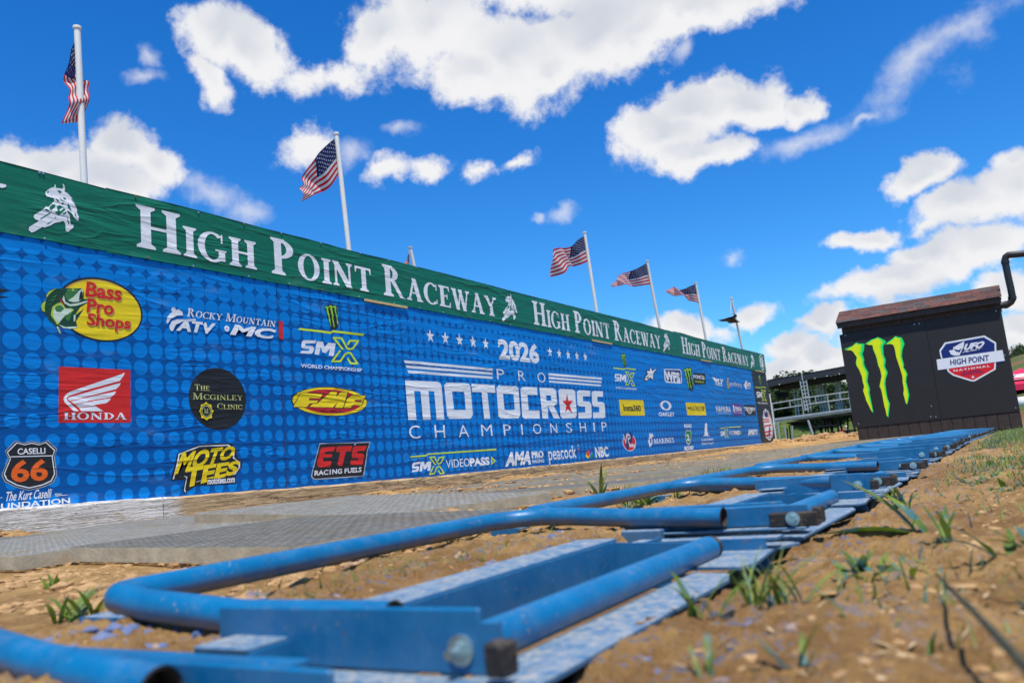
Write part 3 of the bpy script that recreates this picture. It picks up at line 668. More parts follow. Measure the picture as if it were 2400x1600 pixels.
rider_g = [[(665,500),(690,480),(715,495),(700,530),(675,525)],[(890,460),(960,465),(1010,500),(965,540),(930,505)],[(730,840),(800,780),(860,790),(850,850),(770,920),(720,890)],[(890,830),(960,800),(1050,850),(1090,910),(1000,990),(930,1040),(840,960),(910,935)],
 [(950,910),(1030,850),(1050,880),(970,940)],[(610,885),(670,890),(740,930),(700,945),(640,930)],[(510,1110),(700,990),(790,930),(720,1010),(520,1130)],[(1140,770),(1170,780),(1240,950),(1140,860)],[(1050,620),(1100,645),(1095,680),(1035,650)],[(930,620),(1100,740),(1010,700)],[(870,640),(940,700),(935,740),(880,690)],
 [(640,1240),(760,1170),(830,1130),(700,1230)],[(1130,1010),(1150,1080),(1140,1110),(1165,1180),(1185,1230),(1150,1225),(1130,1150),(1140,1060)],[(1290,980),(1330,1000),(1345,1060),(1310,1040)],[(1020,990),(1110,940),(1110,990),(1040,1015)],[(990,770),(1020,740),(1060,760),(1020,790)],[(745,530),(765,570),(790,580),(760,575)],[(880,1060),(830,1120),(860,1060)],[(1215,640),(1240,660),(1275,740),(1245,700)]]
rider = Art()
for p in rider_w: rider.poly(cr.w(p), P_white)
for j, p in enumerate(rider_g): rider.poly(cr.w(p), P_white if j == 4 else M_greenb)
rb = rider.bbox()
for i in range(4):
    if i == 0: a = rider
    else:
        y0 = (0, 9.50, 15.58, 21.98)[i]; a = rider.fit((y0, rb[1], y0+.43, rb[3]))
    a.build('rider_print', gp, gban[min(i+ (0 if i == 0 else 0), 3)], 'white stencil print of a leaping motocross rider', off=.003, step=.0001)
em = Art(); em.poly(ell(23.15, 2.21, .24, .22), P_white); em.poly(ell(23.15, 2.21, .21, .19), M_greenb); em.poly(ell(23.15, 2.21, .15, .14), P_white); em.poly([(23.08, 2.13), (23.13, 2.13), (23.2, 2.3), (23.12, 2.3)], M_greenb)
em.build('round_emblem', gp, gban[3], 'round white emblem', off=.007)
# screws holding the green banners (top and bottom hem)
mbs = []
scr = MB().tube([(0, 0, 0), (.006, 0, 0)], .0085, M_screw, 8).build('screw_head', gban[0], (0, 0, 0)); scr.location = (0.004, -3, 0)
scr2 = MB().tube([(0, 0, 0), (.006, 0, 0)], .0085, M_screw_s, 8).build('screw_head', gban[0]); scr2.location = (.004, -2.4, 0)
rr = random.Random(4)
for i, e in enumerate(gban):
    Y = gy[i]+.3
    while Y < gy[i+1]-.1:
        for z in (2.452, 1.958):
            if Y > 2.2:
                c = (scr if rr.random() < .5 else scr2).copy(); COL.objects.link(c); c.parent = e; c.location = (GX+.003-e.location.x, Y+rr.uniform(-.06, .06)-e.location.y, z-e.location.z)
        Y += .52
for o in (scr, scr2): o.location = (GX+.003-gban[0].location.x, 2.9+(.3 if o is scr2 else 0)-gban[0].location.y, (1.958 if o is scr else 2.452)-gban[0].location.z)
# laths under the green hem
for (a, b, lab) in [((858,702), (958,717), 'pale wooden lath under the green hem, nearest the camera'), ((1391,797), (1437,805), 'pale wooden lath under the green hem, above the far end of the large title'), ((1645,843), (1669,848), 'small pale wooden lath below the farthest green banner'), ((1773,868), (1793,872), 'short pale lath above the black banner')]:
    p = onX(*a, WX+.04); q = onX(*b, WX+.04); z = (p[2]+q[2])/2
    tag(MB().box((WX+.012, p[1], p[2]-.012), (WX+.024, q[1], p[2]+.014), M_lath, bev=.002).build('lath'), lab, 'lath', 'laths screwed under the green hem')
# ------------------------------------------------------------------ logos printed on the blue banners
def bp(a, b, off): return (WX+off, a, b)
def logo(A, par, label, step=.00035): return A.build('printed_logo', bp, par, label, off=.0012, step=step*.25)
def tx(A, txt, mat, box, bold=0., shear=0., space=1.): A.merge(text(txt, mat, bold, shear, space).fit(box)); return A
def sx(A, txt, mat, box, k=1., small=.74, shear=0.): A.merge(serif(txt, mat, k, small, shear=shear).fit(box)); return A
# fish logo
c = Crop(0, 600, 5.227); A = Art(); (oy, oz) = Wp(*c.px(1200, 655))
w0 = c.w([(680, 655), (1745, 680), (1200, 262), (1250, 1048)]); ry = (w0[1][0]-w0[0][0])/2; rz = (w0[2][1]-w0[3][1])/2; oy = (w0[0][0]+w0[1][0])/2; oz = (w0[2][1]+w0[3][1])/2
A.poly(ell(oy, oz, ry, rz, 56), P_black); A.poly(ell(oy, oz, ry*.955, rz*.935, 56), P_fisho); A.poly(ell(oy+.006, oz-.006, ry*.94, rz*.92, 56), P_yel)
A.poly(c.w([(560,900),(700,400),(760,392),(900,395),(1000,395),(1028,440),(1025,525),(1110,530),(1060,580),(980,630),(940,690),(925,720),(1030,640),(930,800),(950,880),(880,890),(760,880),(712,855),(752,955),(730,955),(690,885),(670,850),(600,790),(560,720),(545,690),(510,670),(497,620),(515,570),(565,535),(565,475),(600,425),(650,400),(700,395)][1:]), P_fishd)
A.poly(c.w([(640,620),(700,580),(760,560),(800,640),(880,640),(905,660),(860,700),(800,730),(760,770),(715,830),(700,840),(660,780),(620,720)]), P_fishy)
A.poly(c.w([(660,640),(740,590),(790,640),(880,650),(860,690),(780,740),(720,820),(690,800),(650,730)]), P_fishw)
A.poly(c.w([(790,470),(830,400),(960,400),(870,560),(810,530)]), P_fishm); A.poly(c.w([(1000,400),(1018,440),(1000,520),(960,560),(890,565),(830,545),(900,500),(950,440)]), P_fishw)
A.poly(c.w([(990,420),(1012,450),(1002,520),(965,545),(972,480)]), P_black); A.poly(c.w([(780,480),(800,560),(860,590),(960,575),(1105,535),(1040,575),(930,610),(850,615),(790,580),(760,530)]), P_fishw)
A.poly(c.w([(735,500),(748,545),(790,595),(775,598),(735,550)]), P_dred); A.poly(ell(*c.w([(893, 413)])[0], .0085, .0085, 12), P_yel); A.poly(ell(*c.w([(893, 413)])[0], .004, .004, 8), P_black)
A.poly(c.w([(668,640),(700,605),(745,602),(785,640),(740,685),(690,680)]), P_fishm); A.poly(c.w([(795,760),(850,690),(875,700),(860,760),(835,800)]), P_fishm); A.poly(c.w([(900,720),(925,720),(920,790),(900,805)]), P_fishw)
A.poly(c.w([(500,620),(520,575),(560,545),(545,620),(548,685),(515,668)]), P_fishy); A.poly(c.w([(565,480),(600,430),(690,395),(630,440),(590,480),(570,510)]), P_fishy); A.poly(c.w([(720,840),(800,870),(940,862),(945,880),(860,890),(770,880)]), P_fishw)
A.poly(c.w([(690,870),(705,860),(740,930),(745,955),(725,940)]), P_fishw)
for (x0, y0, x1, y1, x2, y2) in [(580,600,640,560,600,585),(570,560,650,520,600,540),(600,660,640,630,610,650),(640,500,700,470,670,500),(620,540,680,520,640,545)]: A.poly(c.w([(x0, y0), (x1, y1), (x2, y2+14)]), P_fishm)
for txt, q in [('Bass', ((1045,498),(1490,545),(1085,318))), ('Pro', ((1060,690),(1392,722),(1110,527))), ('Shops', ((1065,890),(1600,945),(1090,703)))]:
    b = c.bx(*q[0], *q[1], *q[2]); 
    for dx, dz, m in ((.007, -.008, P_fisho), (0, 0, P_dred), (-.003, .003, P_red)): A.merge(text(txt, m, .022, .12).fit((b[0]+dx, b[1]+dz, b[2]+dx, b[3]+dz)))
logo(A, bA, 'yellow oval with a leaping bass and red lettering')
# wing panel
c = Crop(100, 840, 4.704); A = Art(); A.poly(c.w([(178,88),(965,125),(970,706),(173,706)]), P_red)
for p in ([(250,400),(300,365),(860,175),(905,155),(890,190),(850,245),(500,340),(290,410),(265,430),(270,460),(400,580),(345,580),(240,480),(228,440)],
          [(285,430),(320,420),(790,285),(860,268),(845,300),(810,335),(600,390),(430,430),(428,438),(300,465),(272,445)], [(305,475),(440,440),(720,380),(808,360),(795,390),(750,425),(500,465),(490,475),(350,500)],
          [(355,510),(500,478),(690,445),(750,438),(735,465),(700,490),(570,510),(560,520),(395,538)], [(400,545),(580,525),(600,535),(670,580),(425,580)]): A.poly(c.w(p), P_white)
b = c.bx(230, 674, 922, 668, 240, 592); sx(A, 'HONDA', P_white, (b[0], b[1], b[2], b[3]), 1.25, 1.)
logo(A, bA, 'red panel with a white wing')
# shield
c = Crop(0, 980, 3.92); A = Art()
o = [(140,205),(215,225),(293,208),(370,225),(438,202),(525,282),(500,350),(510,420),(524,520),(490,590),(400,632),(265,662),(140,632),(40,580),(12,520),(45,440),(75,370),(45,300)]
def shrink(pts, k, cx=None, cy=None):
    cx = sum(p[0] for p in pts)/len(pts) if cx is None else cx; cy = sum(p[1] for p in pts)/len(pts) if cy is None else cy
    return [(cx+(p[0]-cx)*k, cy+(p[1]-cy)*k) for p in pts]
A.poly(c.w(o), P_grey); A.poly(c.w(shrink(o, .975)), P_black); A.poly(c.w(shrink(o, .925)), P_white); A.poly(c.w(shrink(o, .885)), P_black); A.poly(c.w([(92,348),(482,338),(482,347),(92,357)]), P_white)
tx(A, 'CASELLI', P_white, c.bx(160,333,416,326,160,276), .02); tx(A, '66', P_orange, c.bx(100,590,440,580,200,380), .028, -.0)
b = c.bx(55,745,478,715,60,690); tx(A, 'The Kurt Caselli', P_white, (b[0], b[1]-.012, b[2], b[3]+.012), .012, .45)
A.poly(c.w([(0,728),(20,724),(20,729),(0,733)]), P_white); A.poly(c.w([(500,690),(570,690),(560,696),(500,697)]), P_white); A.poly(c.w([(505,706),(640,699),(600,706),(505,714)]), P_white)
b = c.bx(-160,822,642,775,560,735); tx(A, 'FOUNDATION', P_white, (b[0]-.0, b[1]-.02, b[2], b[3]), .02)
logo(A, bA, 'black highway shield with orange 66')
# mountain riders logo
c = Crop(350, 600, 3.92); A = Art()
sx(A, 'ROCKY MOUNTAIN', P_white, c.bx(342,555,1160,650,342,475), 1.1, .78, .18)
tx(A, 'ATV', P_white, c.bx(240,685,610,715,220,575), .045, .25); tx(A, 'MC', P_white, c.bx(735,722,1165,765,735,622), .045, .25)
A.poly(c.w([(152,610),(160,560),(190,525),(240,515),(300,520),(305,545),(250,548),(195,575),(165,620)]), P_white); A.poly(c.w([(178,650),(200,600),(250,580),(420,580),(420,600),(300,602),(240,630),(210,690),(190,685)]), P_white)
A.poly(ell(*c.w([(218, 495)])[0], .022, .022, 16), P_white); A.poly(c.w([(195,520),(230,500),(262,488),(300,515),(300,522),(240,520)]), P_white)
A.poly(ell(*c.w([(707, 666)])[0], .027, .027, 18), P_white); A.poly(ell(*c.w([(707, 666)])[0], .008, .008, 12), P_banner_blue)
A.poly(c.w([(1186,595),(1222,602),(1224,770),(1186,752)]), P_red); logo(A, bA, 'white mountain motorcycle dealer lettering')
# round black clinic badge
c = Crop(350, 600, 3.92); A = Art(); w0 = c.w([(360,1300),(888,1320),(600,1026),(650,1595)]); oy, oz = (w0[0][0]+w0[1][0])/2, (w0[2][1]+w0[3][1])/2; ry, rz = (w0[1][0]-w0[0][0])/2, (w0[2][1]-w0[3][1])/2
A.poly(ell(oy, oz, ry, rz, 60), P_black); sx(A, 'THE', P_gold, c.bx(418,1232,552,1240,418,1176), .9, .8); sx(A, 'McGINLEY', P_gold, c.bx(400,1315,855,1348,400,1255), .9, .8); sx(A, 'CLINIC', P_gold, c.bx(620,1405,848,1418,620,1352), .9, .8)
m0 = c.w([(517, 1425)])[0]; A.poly(ell(*m0, .062, .068, 30), P_yel); A.poly(ell(*m0, .051, .056, 30), P_black); A.poly(ell(*m0, .044, .049, 30), P_gold); A.poly(ell(*m0, .039, .044, 30), P_black)
A.merge(serif('M', P_gold, 1.2, 1.).fit((m0[0]-.02, m0[1]-.02, m0[0]+.02, m0[1]+.02)))
for a in range(0, 360, 45): A.poly(ell(m0[0]+.062*math.cos(math.radians(a)), m0[1]+.068*math.sin(math.radians(a)), .011, .011, 8), P_yel)
logo(A, bA, 'round black clinic badge with pale gold lettering')
# yellow shirt logo
c = Crop(0, 980, 3.92); A = Art()
A.poly(c.w([(1625,325),(1830,240),(2000,228),(2130,230),(2172,290),(2175,350),(2222,400),(2225,440),(2170,520),(2168,600),(2100,605),(1900,615),(1800,620),(1690,690),(1680,640),(1700,560),(1570,570),(1580,500),(1600,440)]), P_black)
A.poly(c.w([(1640,325),(1830,252),(2100,240),(2155,290),(2150,360),(2205,400),(2205,450),(2160,515),(1990,530),(1850,570),(1760,600),(1700,680),(1690,660),(1712,540),(1690,530),(1585,560),(1620,430)]), P_white)
A.poly(c.w(shrink([(1640,325),(1830,252),(2100,240),(2155,290),(2150,360),(2205,400),(2205,450),(2160,515),(1990,530),(1850,570),(1760,600),(1700,680),(1690,660),(1712,540),(1690,530),(1585,560),(1620,430)], .955)), P_black)
def warp(A2, q):      # place artwork in an arbitrary quad (bl, br, tr, tl)
    a, b, cc, d = A2.bbox(); r = Art()
    for m, vs, fs in A2.items:
        o2 = []
        for (x, y_) in vs:
            u = (x-a)/(cc-a); v = (y_-b)/(d-b); o2.append(tuple((1-u)*(1-v)*q[0][k]+u*(1-v)*q[1][k]+u*v*q[2][k]+(1-u)*v*q[3][k] for k in (0, 1)))
        r.items.append((m, o2, fs))
    return r
for bold, m in ((.07, P_black), (.045, P_yel)):
    A.merge(warp(text('MOTO', m, bold, .2, 1.02), c.w([(1595,520),(2150,360),(2165,250),(1650,310)]))); A.merge(warp(text('TEES', m, bold, .2, 1.02), c.w([(1710,640),(2195,500),(2205,385),(1700,450)])))
b = c.bx(1905,608,2158,590,1905,552); A.merge(Art().poly(c.w([(1900,552),(2162,545),(2162,592),(1900,612)]), P_black)); tx(A, 'mototees.com', P_white, (b[0], b[1], b[2], b[3]), .03, .1)
logo(A, bA, 'slanted yellow shirt logo outlined in black')
A = Art(); A.poly([Wp(-30,670), Wp(26,681), Wp(-30,690)], P_black); A.poly([Wp(-30,690), Wp(22,696), Wp(-30,702)], P_black); logo(A, bA, 'black claw tips at the cut-off edge')
# claw mark, generic builder (three ragged scratches)
CL = [[(773,745),(850,715),(862,700),(880,690),(895,698),(940,700),(938,745),(925,780),(940,830),(936,850),(945,880),(973,930),(965,1000),(985,1060),(982,1090),(990,1130),(1013,1250),(1000,1240),(960,1150),(945,1110),(930,1075),(940,1040),(930,1000),(920,960),(900,910),(878,875),(872,850),(880,810),(862,765),(845,745),(810,740)],
      [(940,705),(1000,665),(1020,660),(1050,645),(1070,655),(1115,680),(1090,720),(1095,790),(1112,830),(1105,880),(1128,930),(1112,980),(1108,1020),(1118,1090),(1128,1140),(1145,1180),(1140,1220),(1132,1292),(1125,1270),(1118,1230),(1100,1195),(1085,1110),(1075,1060),(1062,1040),(1078,960),(1068,910),(1050,870),(1040,820),(1030,790),(1012,750),(1005,710),(960,700)],
      [(1102,705),(1165,660),(1190,638),(1215,648),(1240,650),(1262,700),(1245,750),(1240,800),(1258,870),(1254,890),(1270,910),(1285,940),(1278,970),(1275,1000),(1290,1060),(1300,1110),(1292,1150),(1282,1188),(1270,1160),(1252,1100),(1260,1060),(1250,1010),(1245,960),(1222,880),(1208,840),(1193,800),(1198,740),(1180,710),(1140,700)]]
def inner(p, s=.62, dx=-3, dy=5):
    """narrower copy following the same stroke"""
    o = []
    ys = [q[1] for q in p]; 
    for x, y_ in p:
        row = [q[0] for q in p if abs(q[1]-y_) < 45]; cx = (min(row)+max(row))/2; o.append((cx+(x-cx)*s+dx, y_+dy if y_ < min(ys)+60 else (y_-10 if y_ > max(ys)-30 else y_)))
    return o
def claw(outer, innerm, back=None):
    A = Art()
    if back: A.poly([(760,-730),(900,-670),(1060,-620),(1280,-620),(1300,-760),(1290,-900),(1330,-1080),(1290,-1230),(1150,-1330),(1090,-1310),(990,-1300),(920,-1120),(850,-880),(830,-790)], back)
    for p in CL:
        A.poly([(x, -y_) for x, y_ in p], outer); A.poly([(x, -y_) for x, y_ in inner(p)], innerm)
    return A
def smx(full=True, videopass=False):
    """white SM, outlined yellow X, in the survey units of the first one"""
    c = Crop(600, 650, 5.2275); A = Art()
    if full:
        A.poly(c.w([(515,640),(530,618),(925,665),(940,645),(960,648),(920,692)]), P_lime); A.poly(c.w([(940,672),(955,648),(1322,690),(1310,716)]), P_lime)
    S_ = [(560,790),(580,768),(735,772),(728,808),(610,808),(600,825),(605,838),(690,842),(712,862),(700,915),(680,935),(535,928),(560,895),(640,900),(655,890),(655,878),(570,868),(552,850)]
    M_ = [(745,782),(820,788),(838,855),(885,800),(975,808),(950,965),(890,958),(905,870),(855,925),(815,920),(792,850),(770,948),(715,942)]
    A.poly(c.w(S_), P_white); A.poly(c.w(M_), P_white)
    def pl(pts, w=20):
        q = [Vector(p) for p in pts]; 
        for i in range(len(q)-1):
            t = (q[i+1]-q[i]).normalized()*w*.35; a = q[i]-(t if i else Vector((0, 0))); b_ = q[i+1]+(t if i < len(q)-2 else Vector((0, 0)))
            A.poly(c.w(seg(a, b_, w)), P_lime)
    pl([(1120,825),(1150,775),(1250,778),(1185,870),(1145,880),(1115,868),(1045,745),(950,738),(1065,885)], 22)
    pl([(1120,990),(1160,1052),(1240,1055),(1155,925),(1120,925),(1085,945),(1030,1028),(930,1028),(1030,895)], 22)
    return A
c = Crop(600, 650, 5.2275)
X1 = smx(); c2 = Art(); w0 = c.w([(825,330),(1000,360),(950,335),(935,640)]); K = claw(P_lime, P_green, P_black).fit((w0[0][0], w0[3][1], w0[1][0], w0[2][1]))
A = Art(); A.merge(X1).merge(K); tx(A, 'WORLD CHAMPIONSHIP', P_white, c.bx(548,1103,1298,1158,548,1055), .02); SMXFULL = A; logo(A, bB, 'white and yellow championship letters below a green claw')
# oval exhaust logo
c = Crop(600, 880, 5.6); A = Art(); w0 = c.w([(458,330),(1458,350),(930,146),(1000,530)]); oy, oz = (w0[0][0]+w0[1][0])/2, (w0[2][1]+w0[3][1])/2; ry, rz = (w0[1][0]-w0[0][0])/2, (w0[2][1]-w0[3][1])/2
A.poly(ell(oy, oz, ry, rz, 50), P_black); A.poly(ell(oy+.006, oz, ry*.975, rz*.965, 50), P_yel); A.poly(ell(oy, oz, ry*.83, rz*.83, 50), P_dred)
def grow(p, d):
    n = len(p); ar = sum(p[i][0]*p[(i+1) % n][1]-p[(i+1) % n][0]*p[i][1] for i in range(n)); sg = 1 if ar > 0 else -1; o = []
    for i in range(n):
        a = Vector(p[i])-Vector(p[i-1]); b_ = Vector(p[(i+1) % n])-Vector(p[i]); a.normalize(); b_.normalize(); na = Vector((a.y, -a.x))*sg; nb = Vector((b_.y, -b_.x))*sg; m = na+nb
        if m.length < .2: m = na
        m = m.normalized()*min(2.2, 1/max(.35, m.normalized().dot(na))); o.append((p[i][0]+m.x*d, p[i][1]+m.y*d))
    return o
for q in ([(585,228),(872,240),(842,298),(702,292),(688,322),(812,328),(795,362),(700,365),(665,412),(490,410)], [(700,408),(745,370),(800,368),(985,208),(1062,212),(1052,275),(1112,215),(1200,220),(1172,318),(1140,422),(1035,420),(1075,345),(1005,418)], [(1255,258),(1438,265),(1405,322),(1300,318),(1288,345),(1402,350),(1380,388),(1275,386),(1232,425),(1150,423),(1190,310)]):
    A.poly(c.w(grow(q, 9)), P_black); A.poly(c.w(q), P_yel)
tx(A, 'SO. CALIF', P_black, c.bx(848,478,1122,482,848,450), .02); logo(A, bB, 'yellow and red oval with slanted lettering')
A = Art(); A.poly(c.w([(832,888),(1290,876),(1295,905),(1310,875),(1500,868),(1455,1015),(1462,1020),(1415,1320),(765,1365),(722,1330),(730,1270)]), P_grey); A.poly(c.w([(840,898),(1285,884),(1290,912),(1300,912),(1320,884),(1488,877),(1448,1005),(1450,1030),(1405,1310),(770,1352),(735,1320),(742,1270)]), P_black)
for q in ([(860,940),(1042,930),(1020,992),(905,1000),(898,1030),(1000,1028),(990,1070),(885,1075),(875,1125),(990,1120),(972,1195),(830,1198),(798,1160),(810,1100),(848,960)], [(1060,928),(1262,920),(1245,990),(1180,990),(1130,1182),(1085,1180),(1068,1160),(1110,995),(1048,1000)], [(1290,925),(1452,918),(1428,985),(1330,990),(1325,1020),(1400,1020),(1420,1045),(1395,1168),(1240,1170),(1240,1110),(1340,1108),(1345,1080),(1262,1078),(1255,1050),(1270,950)]): A.poly(c.w(q), P_red)
tx(A, 'RAC1NG FUELS', P_white, c.bx(765,1312,1386,1270,765,1245), .03, .1); logo(A, bB, 'black fuel badge with red letters')
# large title
c = Crop(900, 720, 4.02); A = Art()
st = [(435,270),(577,290),(711,308),(838,325),(958,343),(1563,420),(1650,435),(1735,447),(1817,456),(1896,466)]
for i, s_ in enumerate(st):
    h = [66,64,62,60,58,51,50,49,47,46][i]; w0 = c.w([s_, (s_[0], s_[1]-h)]); r = w0[1][1]-w0[0][1]; A.poly(star(w0[0][0], w0[0][1]-.002, r, .40, .95), P_white)
tx(A, '2026', P_white, c.bx(1085,490,1465,508,1085,290), .045)
for k in range(3):
    dx = 16*k; A.poly(c.w([(185+dx,498+47*k),(1022,575+40*k-(1*k)),(1024,598+38*k),(197+dx,525+47*k)]), P_white); A.poly(c.w([(1548+3*k,619+35*k),(2052-4*k,663+33*k),(2050-4*k,682+31*k),(1550+3*k,641+33*k)]), P_white)
tx(A, 'P', P_white, c.bx(1066,676,1135,680,1066,580), -.008); tx(A, 'R', P_white, c.bx(1268,690,1335,694,1268,597), -.008); tx(A, 'O', P_white, c.bx(1450,705,1524,709,1450,612), -.008)
for q in ([(197,688),(500,700),(530,715),(542,745),(568,1058),(495,1058),(472,792),(418,790),(440,1058),(366,1058),(342,790),(283,786),(305,1058),(228,1058)],
          [(822,719),(1040,731),(1048,806),(972,803),(1000,1050),(943,1050),(918,800),(830,797)], [(1285,770),(1305,748),(1440,754),(1445,826),(1350,822),(1362,970),(1465,970),(1467,1046),(1325,1048),(1302,1030)],
          [(1642,785),(1660,768),(1780,774),(1800,792),(1816,1015),(1800,1044),(1680,1046),(1662,1025)],
          [(1816,798),(1832,780),(1942,786),(1942,838),(1872,836),(1876,885),(1932,888),(1952,910),(1958,1030),(1942,1044),(1832,1046),(1830,990),(1895,990),(1893,935),(1840,932),(1822,915)],
          [(1955,805),(1970,787),(2062,790),(2062,842),(2008,840),(2012,890),(2060,892),(2078,912),(2085,1030),(2070,1042),(1970,1044),(1967,990),(2028,988),(2026,938),(1975,935),(1962,918)]): A.poly(c.w(q), P_white)
for o_, i_ in (([(565,735),(590,707),(790,716),(812,738),(836,1010),(815,1048),(615,1050),(595,1020)], [(640,792),(755,797),(770,965),(658,965)]), ([(1058,760),(1080,735),(1245,743),(1265,760),(1284,1010),(1266,1045),(1098,1048),(1078,1025)], [(1120,815),(1218,818),(1232,965),(1135,968)]),
               ([(1463,756),(1595,762),(1620,785),(1630,905),(1600,930),(1657,1046),(1600,1046),(1542,925),(1545,1046),(1492,1046)], [(1525,828),(1572,830),(1576,880),(1530,880)])): A.poly([c.w(o_), c.w(i_)], P_white)
A.poly(c.w([(1724,808),(1735,878),(1782,880),(1748,918),(1772,997),(1730,960),(1706,992),(1716,922),(1677,880),(1712,878)]), P_red)
cx_ = [(240,343,1113,1238), (482,578,1108,1230), (705,802,1108,1222), (920,1022,1105,1212), (1130,1198,1103,1206), (1297,1310,1100,1200), (1408,1484,1097,1192), (1572,1634,1092,1186), (1718,1774,1088,1180), (1850,1906,1086,1174), (1977,1989,1084,1172), (2054,2102,1082,1168)]
for ch, (x0, x1, yt, yb) in zip('CHAMPIONSHIP', cx_): tx(A, ch, P_white, c.bx(x0, yb, x1, yb-4, x0, yt), -.006)
logo(A, bB, 'large white championship title with stars and one red star', .0001)
A = Art(); w0 = c.w([(258,1555),(582,1390)]); XS = smx(False); A.merge(XS.fit((Wp(*c.px(258,1560))[0], Wp(*c.px(500,1575))[1], Wp(*c.px(582,1550))[0], Wp(*c.px(500,1400))[1])))
A.poly(c.w([(245,1402),(392,1388),(410,1376),(1058,1330),(1055,1345),(412,1388),(398,1402),(245,1414)]), P_lime)
tx(A, 'VIDEO', P_white, c.bx(585,1515,808,1500,585,1435), .0); tx(A, 'PASS', P_white, c.bx(810,1500,995,1488,810,1420), .045)
A.poly([c.w([(1008,1400),(1050,1445),(1010,1485)]), c.w([(1018,1425),(1036,1446),(1019,1465)])], P_lime); VP = A; logo(A, bB, 'small video pass lettering with yellow bars')
A = Art(); tx(A, 'AMA', P_white, c.bx(1140,1500,1385,1478,1140,1365), .06, .3); tx(A, 'PRO', P_white, c.bx(1393,1425,1505,1420,1393,1355), .05); tx(A, 'RACING', P_white, c.bx(1400,1468,1508,1462,1400,1434), .03); AMA = A; logo(A, bB, 'white pro racing lettering')
A = Art(); tx(A, 'peacock', P_white, c.bx(1558,1480,1815,1418,1558,1312), .01)
for i, m in enumerate((P_yel, P_orange, P_red, P_purple, P_cyan, P_sgreen)): A.poly(ell(*c.w([(1829+3*i, 1300+30*i)])[0], .017, .012, 10), m)
logo(A, bB, 'white lower case lettering with a column of coloured dots')
A = Art(); f0 = c.w([(1940, 1425)])[0]
for i, (m, a) in enumerate(((P_yel, 165), (P_orange, 140), (P_red, 112), (P_purple, 68), (P_cyan, 40), (P_sgreen, 15))):
    a = math.radians(a); A.poly(ell(f0[0]+.085*math.cos(a)*1., f0[1]+.02+.078*math.sin(a), .062, .026, 16, rot=a), m)
A.poly([(f0[0]-.006, f0[1]+.02), (f0[0]+.006, f0[1]+.02), (f0[0]+.004, f0[1]+.13), (f0[0]-.004, f0[1]+.13)], P_white); tx(A, 'NBC', P_white, c.bx(1995,1418,2118,1405,1995,1315), .04); logo(A, bB, 'six coloured feathers beside white letters')
# third banner
c = Crop(1380, 780, 4.9)
def at(A, x0, x1, yt, yb, dy=0): return A.fit(c.bx(x0, yb, x1, yb+dy, x0, yt))
logo(at(SMXFULL, 305, 568, 222, 640, 20), bC, 'yellow and white championship logo right of the title')
A = Art(); A.poly(c.w([(632,545),(640,500),(665,465),(650,432),(690,430),(708,382),(735,430),(795,400),(745,470),(738,550),(700,525),(665,555),(640,555)]), P_black); A.poly(c.w([(642,540),(655,500),(680,470),(665,440),(697,440),(710,395),(730,440),(780,408),(738,465),(735,535),(703,510),(665,545)]), P_white); A.poly(c.w([(660,520),(675,500),(690,505),(680,525)]), P_black); logo(A, bC, 'white star with a swoosh')
A = Art(); A.poly(c.w([(862,412),(1050,418),(1062,440),(1068,570),(1050,580),(890,570),(870,540)]), P_white); A.poly(c.w([(872,422),(1045,428),(1055,445),(1058,565),(900,558),(882,535)]), P_navy); tx(A, 'WPS', P_white, c.bx(878,552,1052,560,878,432), .06); logo(A, bC, 'white outlined three letter logo')
A = Art(); A.poly(c.w([(1200,455),(1335,465),(1345,590),(1210,595)]), P_black); tx(A, 'MONSTER', P_white, c.bx(1205,520,1332,530,1205,478), .02); tx(A, 'ENERGY', P_lime, c.bx(1228,565,1325,572,1228,545), .0); A.merge(claw(P_lime, P_green, P_black).fit(c.bx(1112,665,1215,668,1112,388))); logo(A, bC, 'green claw on black beside white gothic letters')
A = Art(); A.poly(c.w([(345,765),(625,772),(645,948),(365,948)]), P_yel); tx(A, 'Insta360', P_black, c.bx(400,898,600,898,400,820), .035); logo(A, bC, 'yellow panel with black lettering')
A = Art(); w0 = c.w([(818,832),(948,834),(880,778),(885,888)]); oy, oz = (w0[0][0]+w0[1][0])/2, (w0[2][1]+w0[3][1])/2; ry, rz = (w0[1][0]-w0[0][0])/2, (w0[2][1]-w0[3][1])/2
A.poly([ell(oy, oz, ry, rz, 30), ell(oy, oz, ry*.55, rz*.72, 24)], P_white); tx(A, 'OAKLEY', P_white, c.bx(805,955,988,955,805,908), .035); logo(A, bC, 'white ring above white lettering')
A = Art(); A.poly(c.w([(1110,798),(1328,806),(1350,946),(1132,944)]), P_yel); sx(A, 'DUNLOP', P_black, c.bx(1168,892,1332,896,1168,838), 1.3, 1.); A.poly(c.w([(1130,850),(1165,858),(1160,872),(1135,866)]), P_black); logo(A, bC, 'yellow tyre maker panel')
A = Art(); w0 = c.w([(388,1250),(540,1250),(465,1120),(465,1365)]); oy, oz = (w0[0][0]+w0[1][0])/2, (w0[2][1]+w0[3][1])/2-.02; ry, rz = (w0[1][0]-w0[0][0])/2, (w0[2][1]-w0[3][1])/2*.82
A.poly(ell(oy, oz, ry, rz, 36), P_white); A.poly(ell(oy, oz, ry*.93, rz*.93, 36), P_red); A.poly(c.w([(395,1150),(425,1145),(440,1250),(440,1165),(480,1130),(505,1180),(490,1260),(460,1275),(458,1345),(435,1340)]), P_navy)
tx(A, 'VP', P_white, c.bx(405,1275,485,1275,405,1160), .0); tx(A, 'Racing', P_white, c.bx(465,1325,530,1300,465,1262), .03, .3); logo(A, bC, 'round red racing fuel logo')
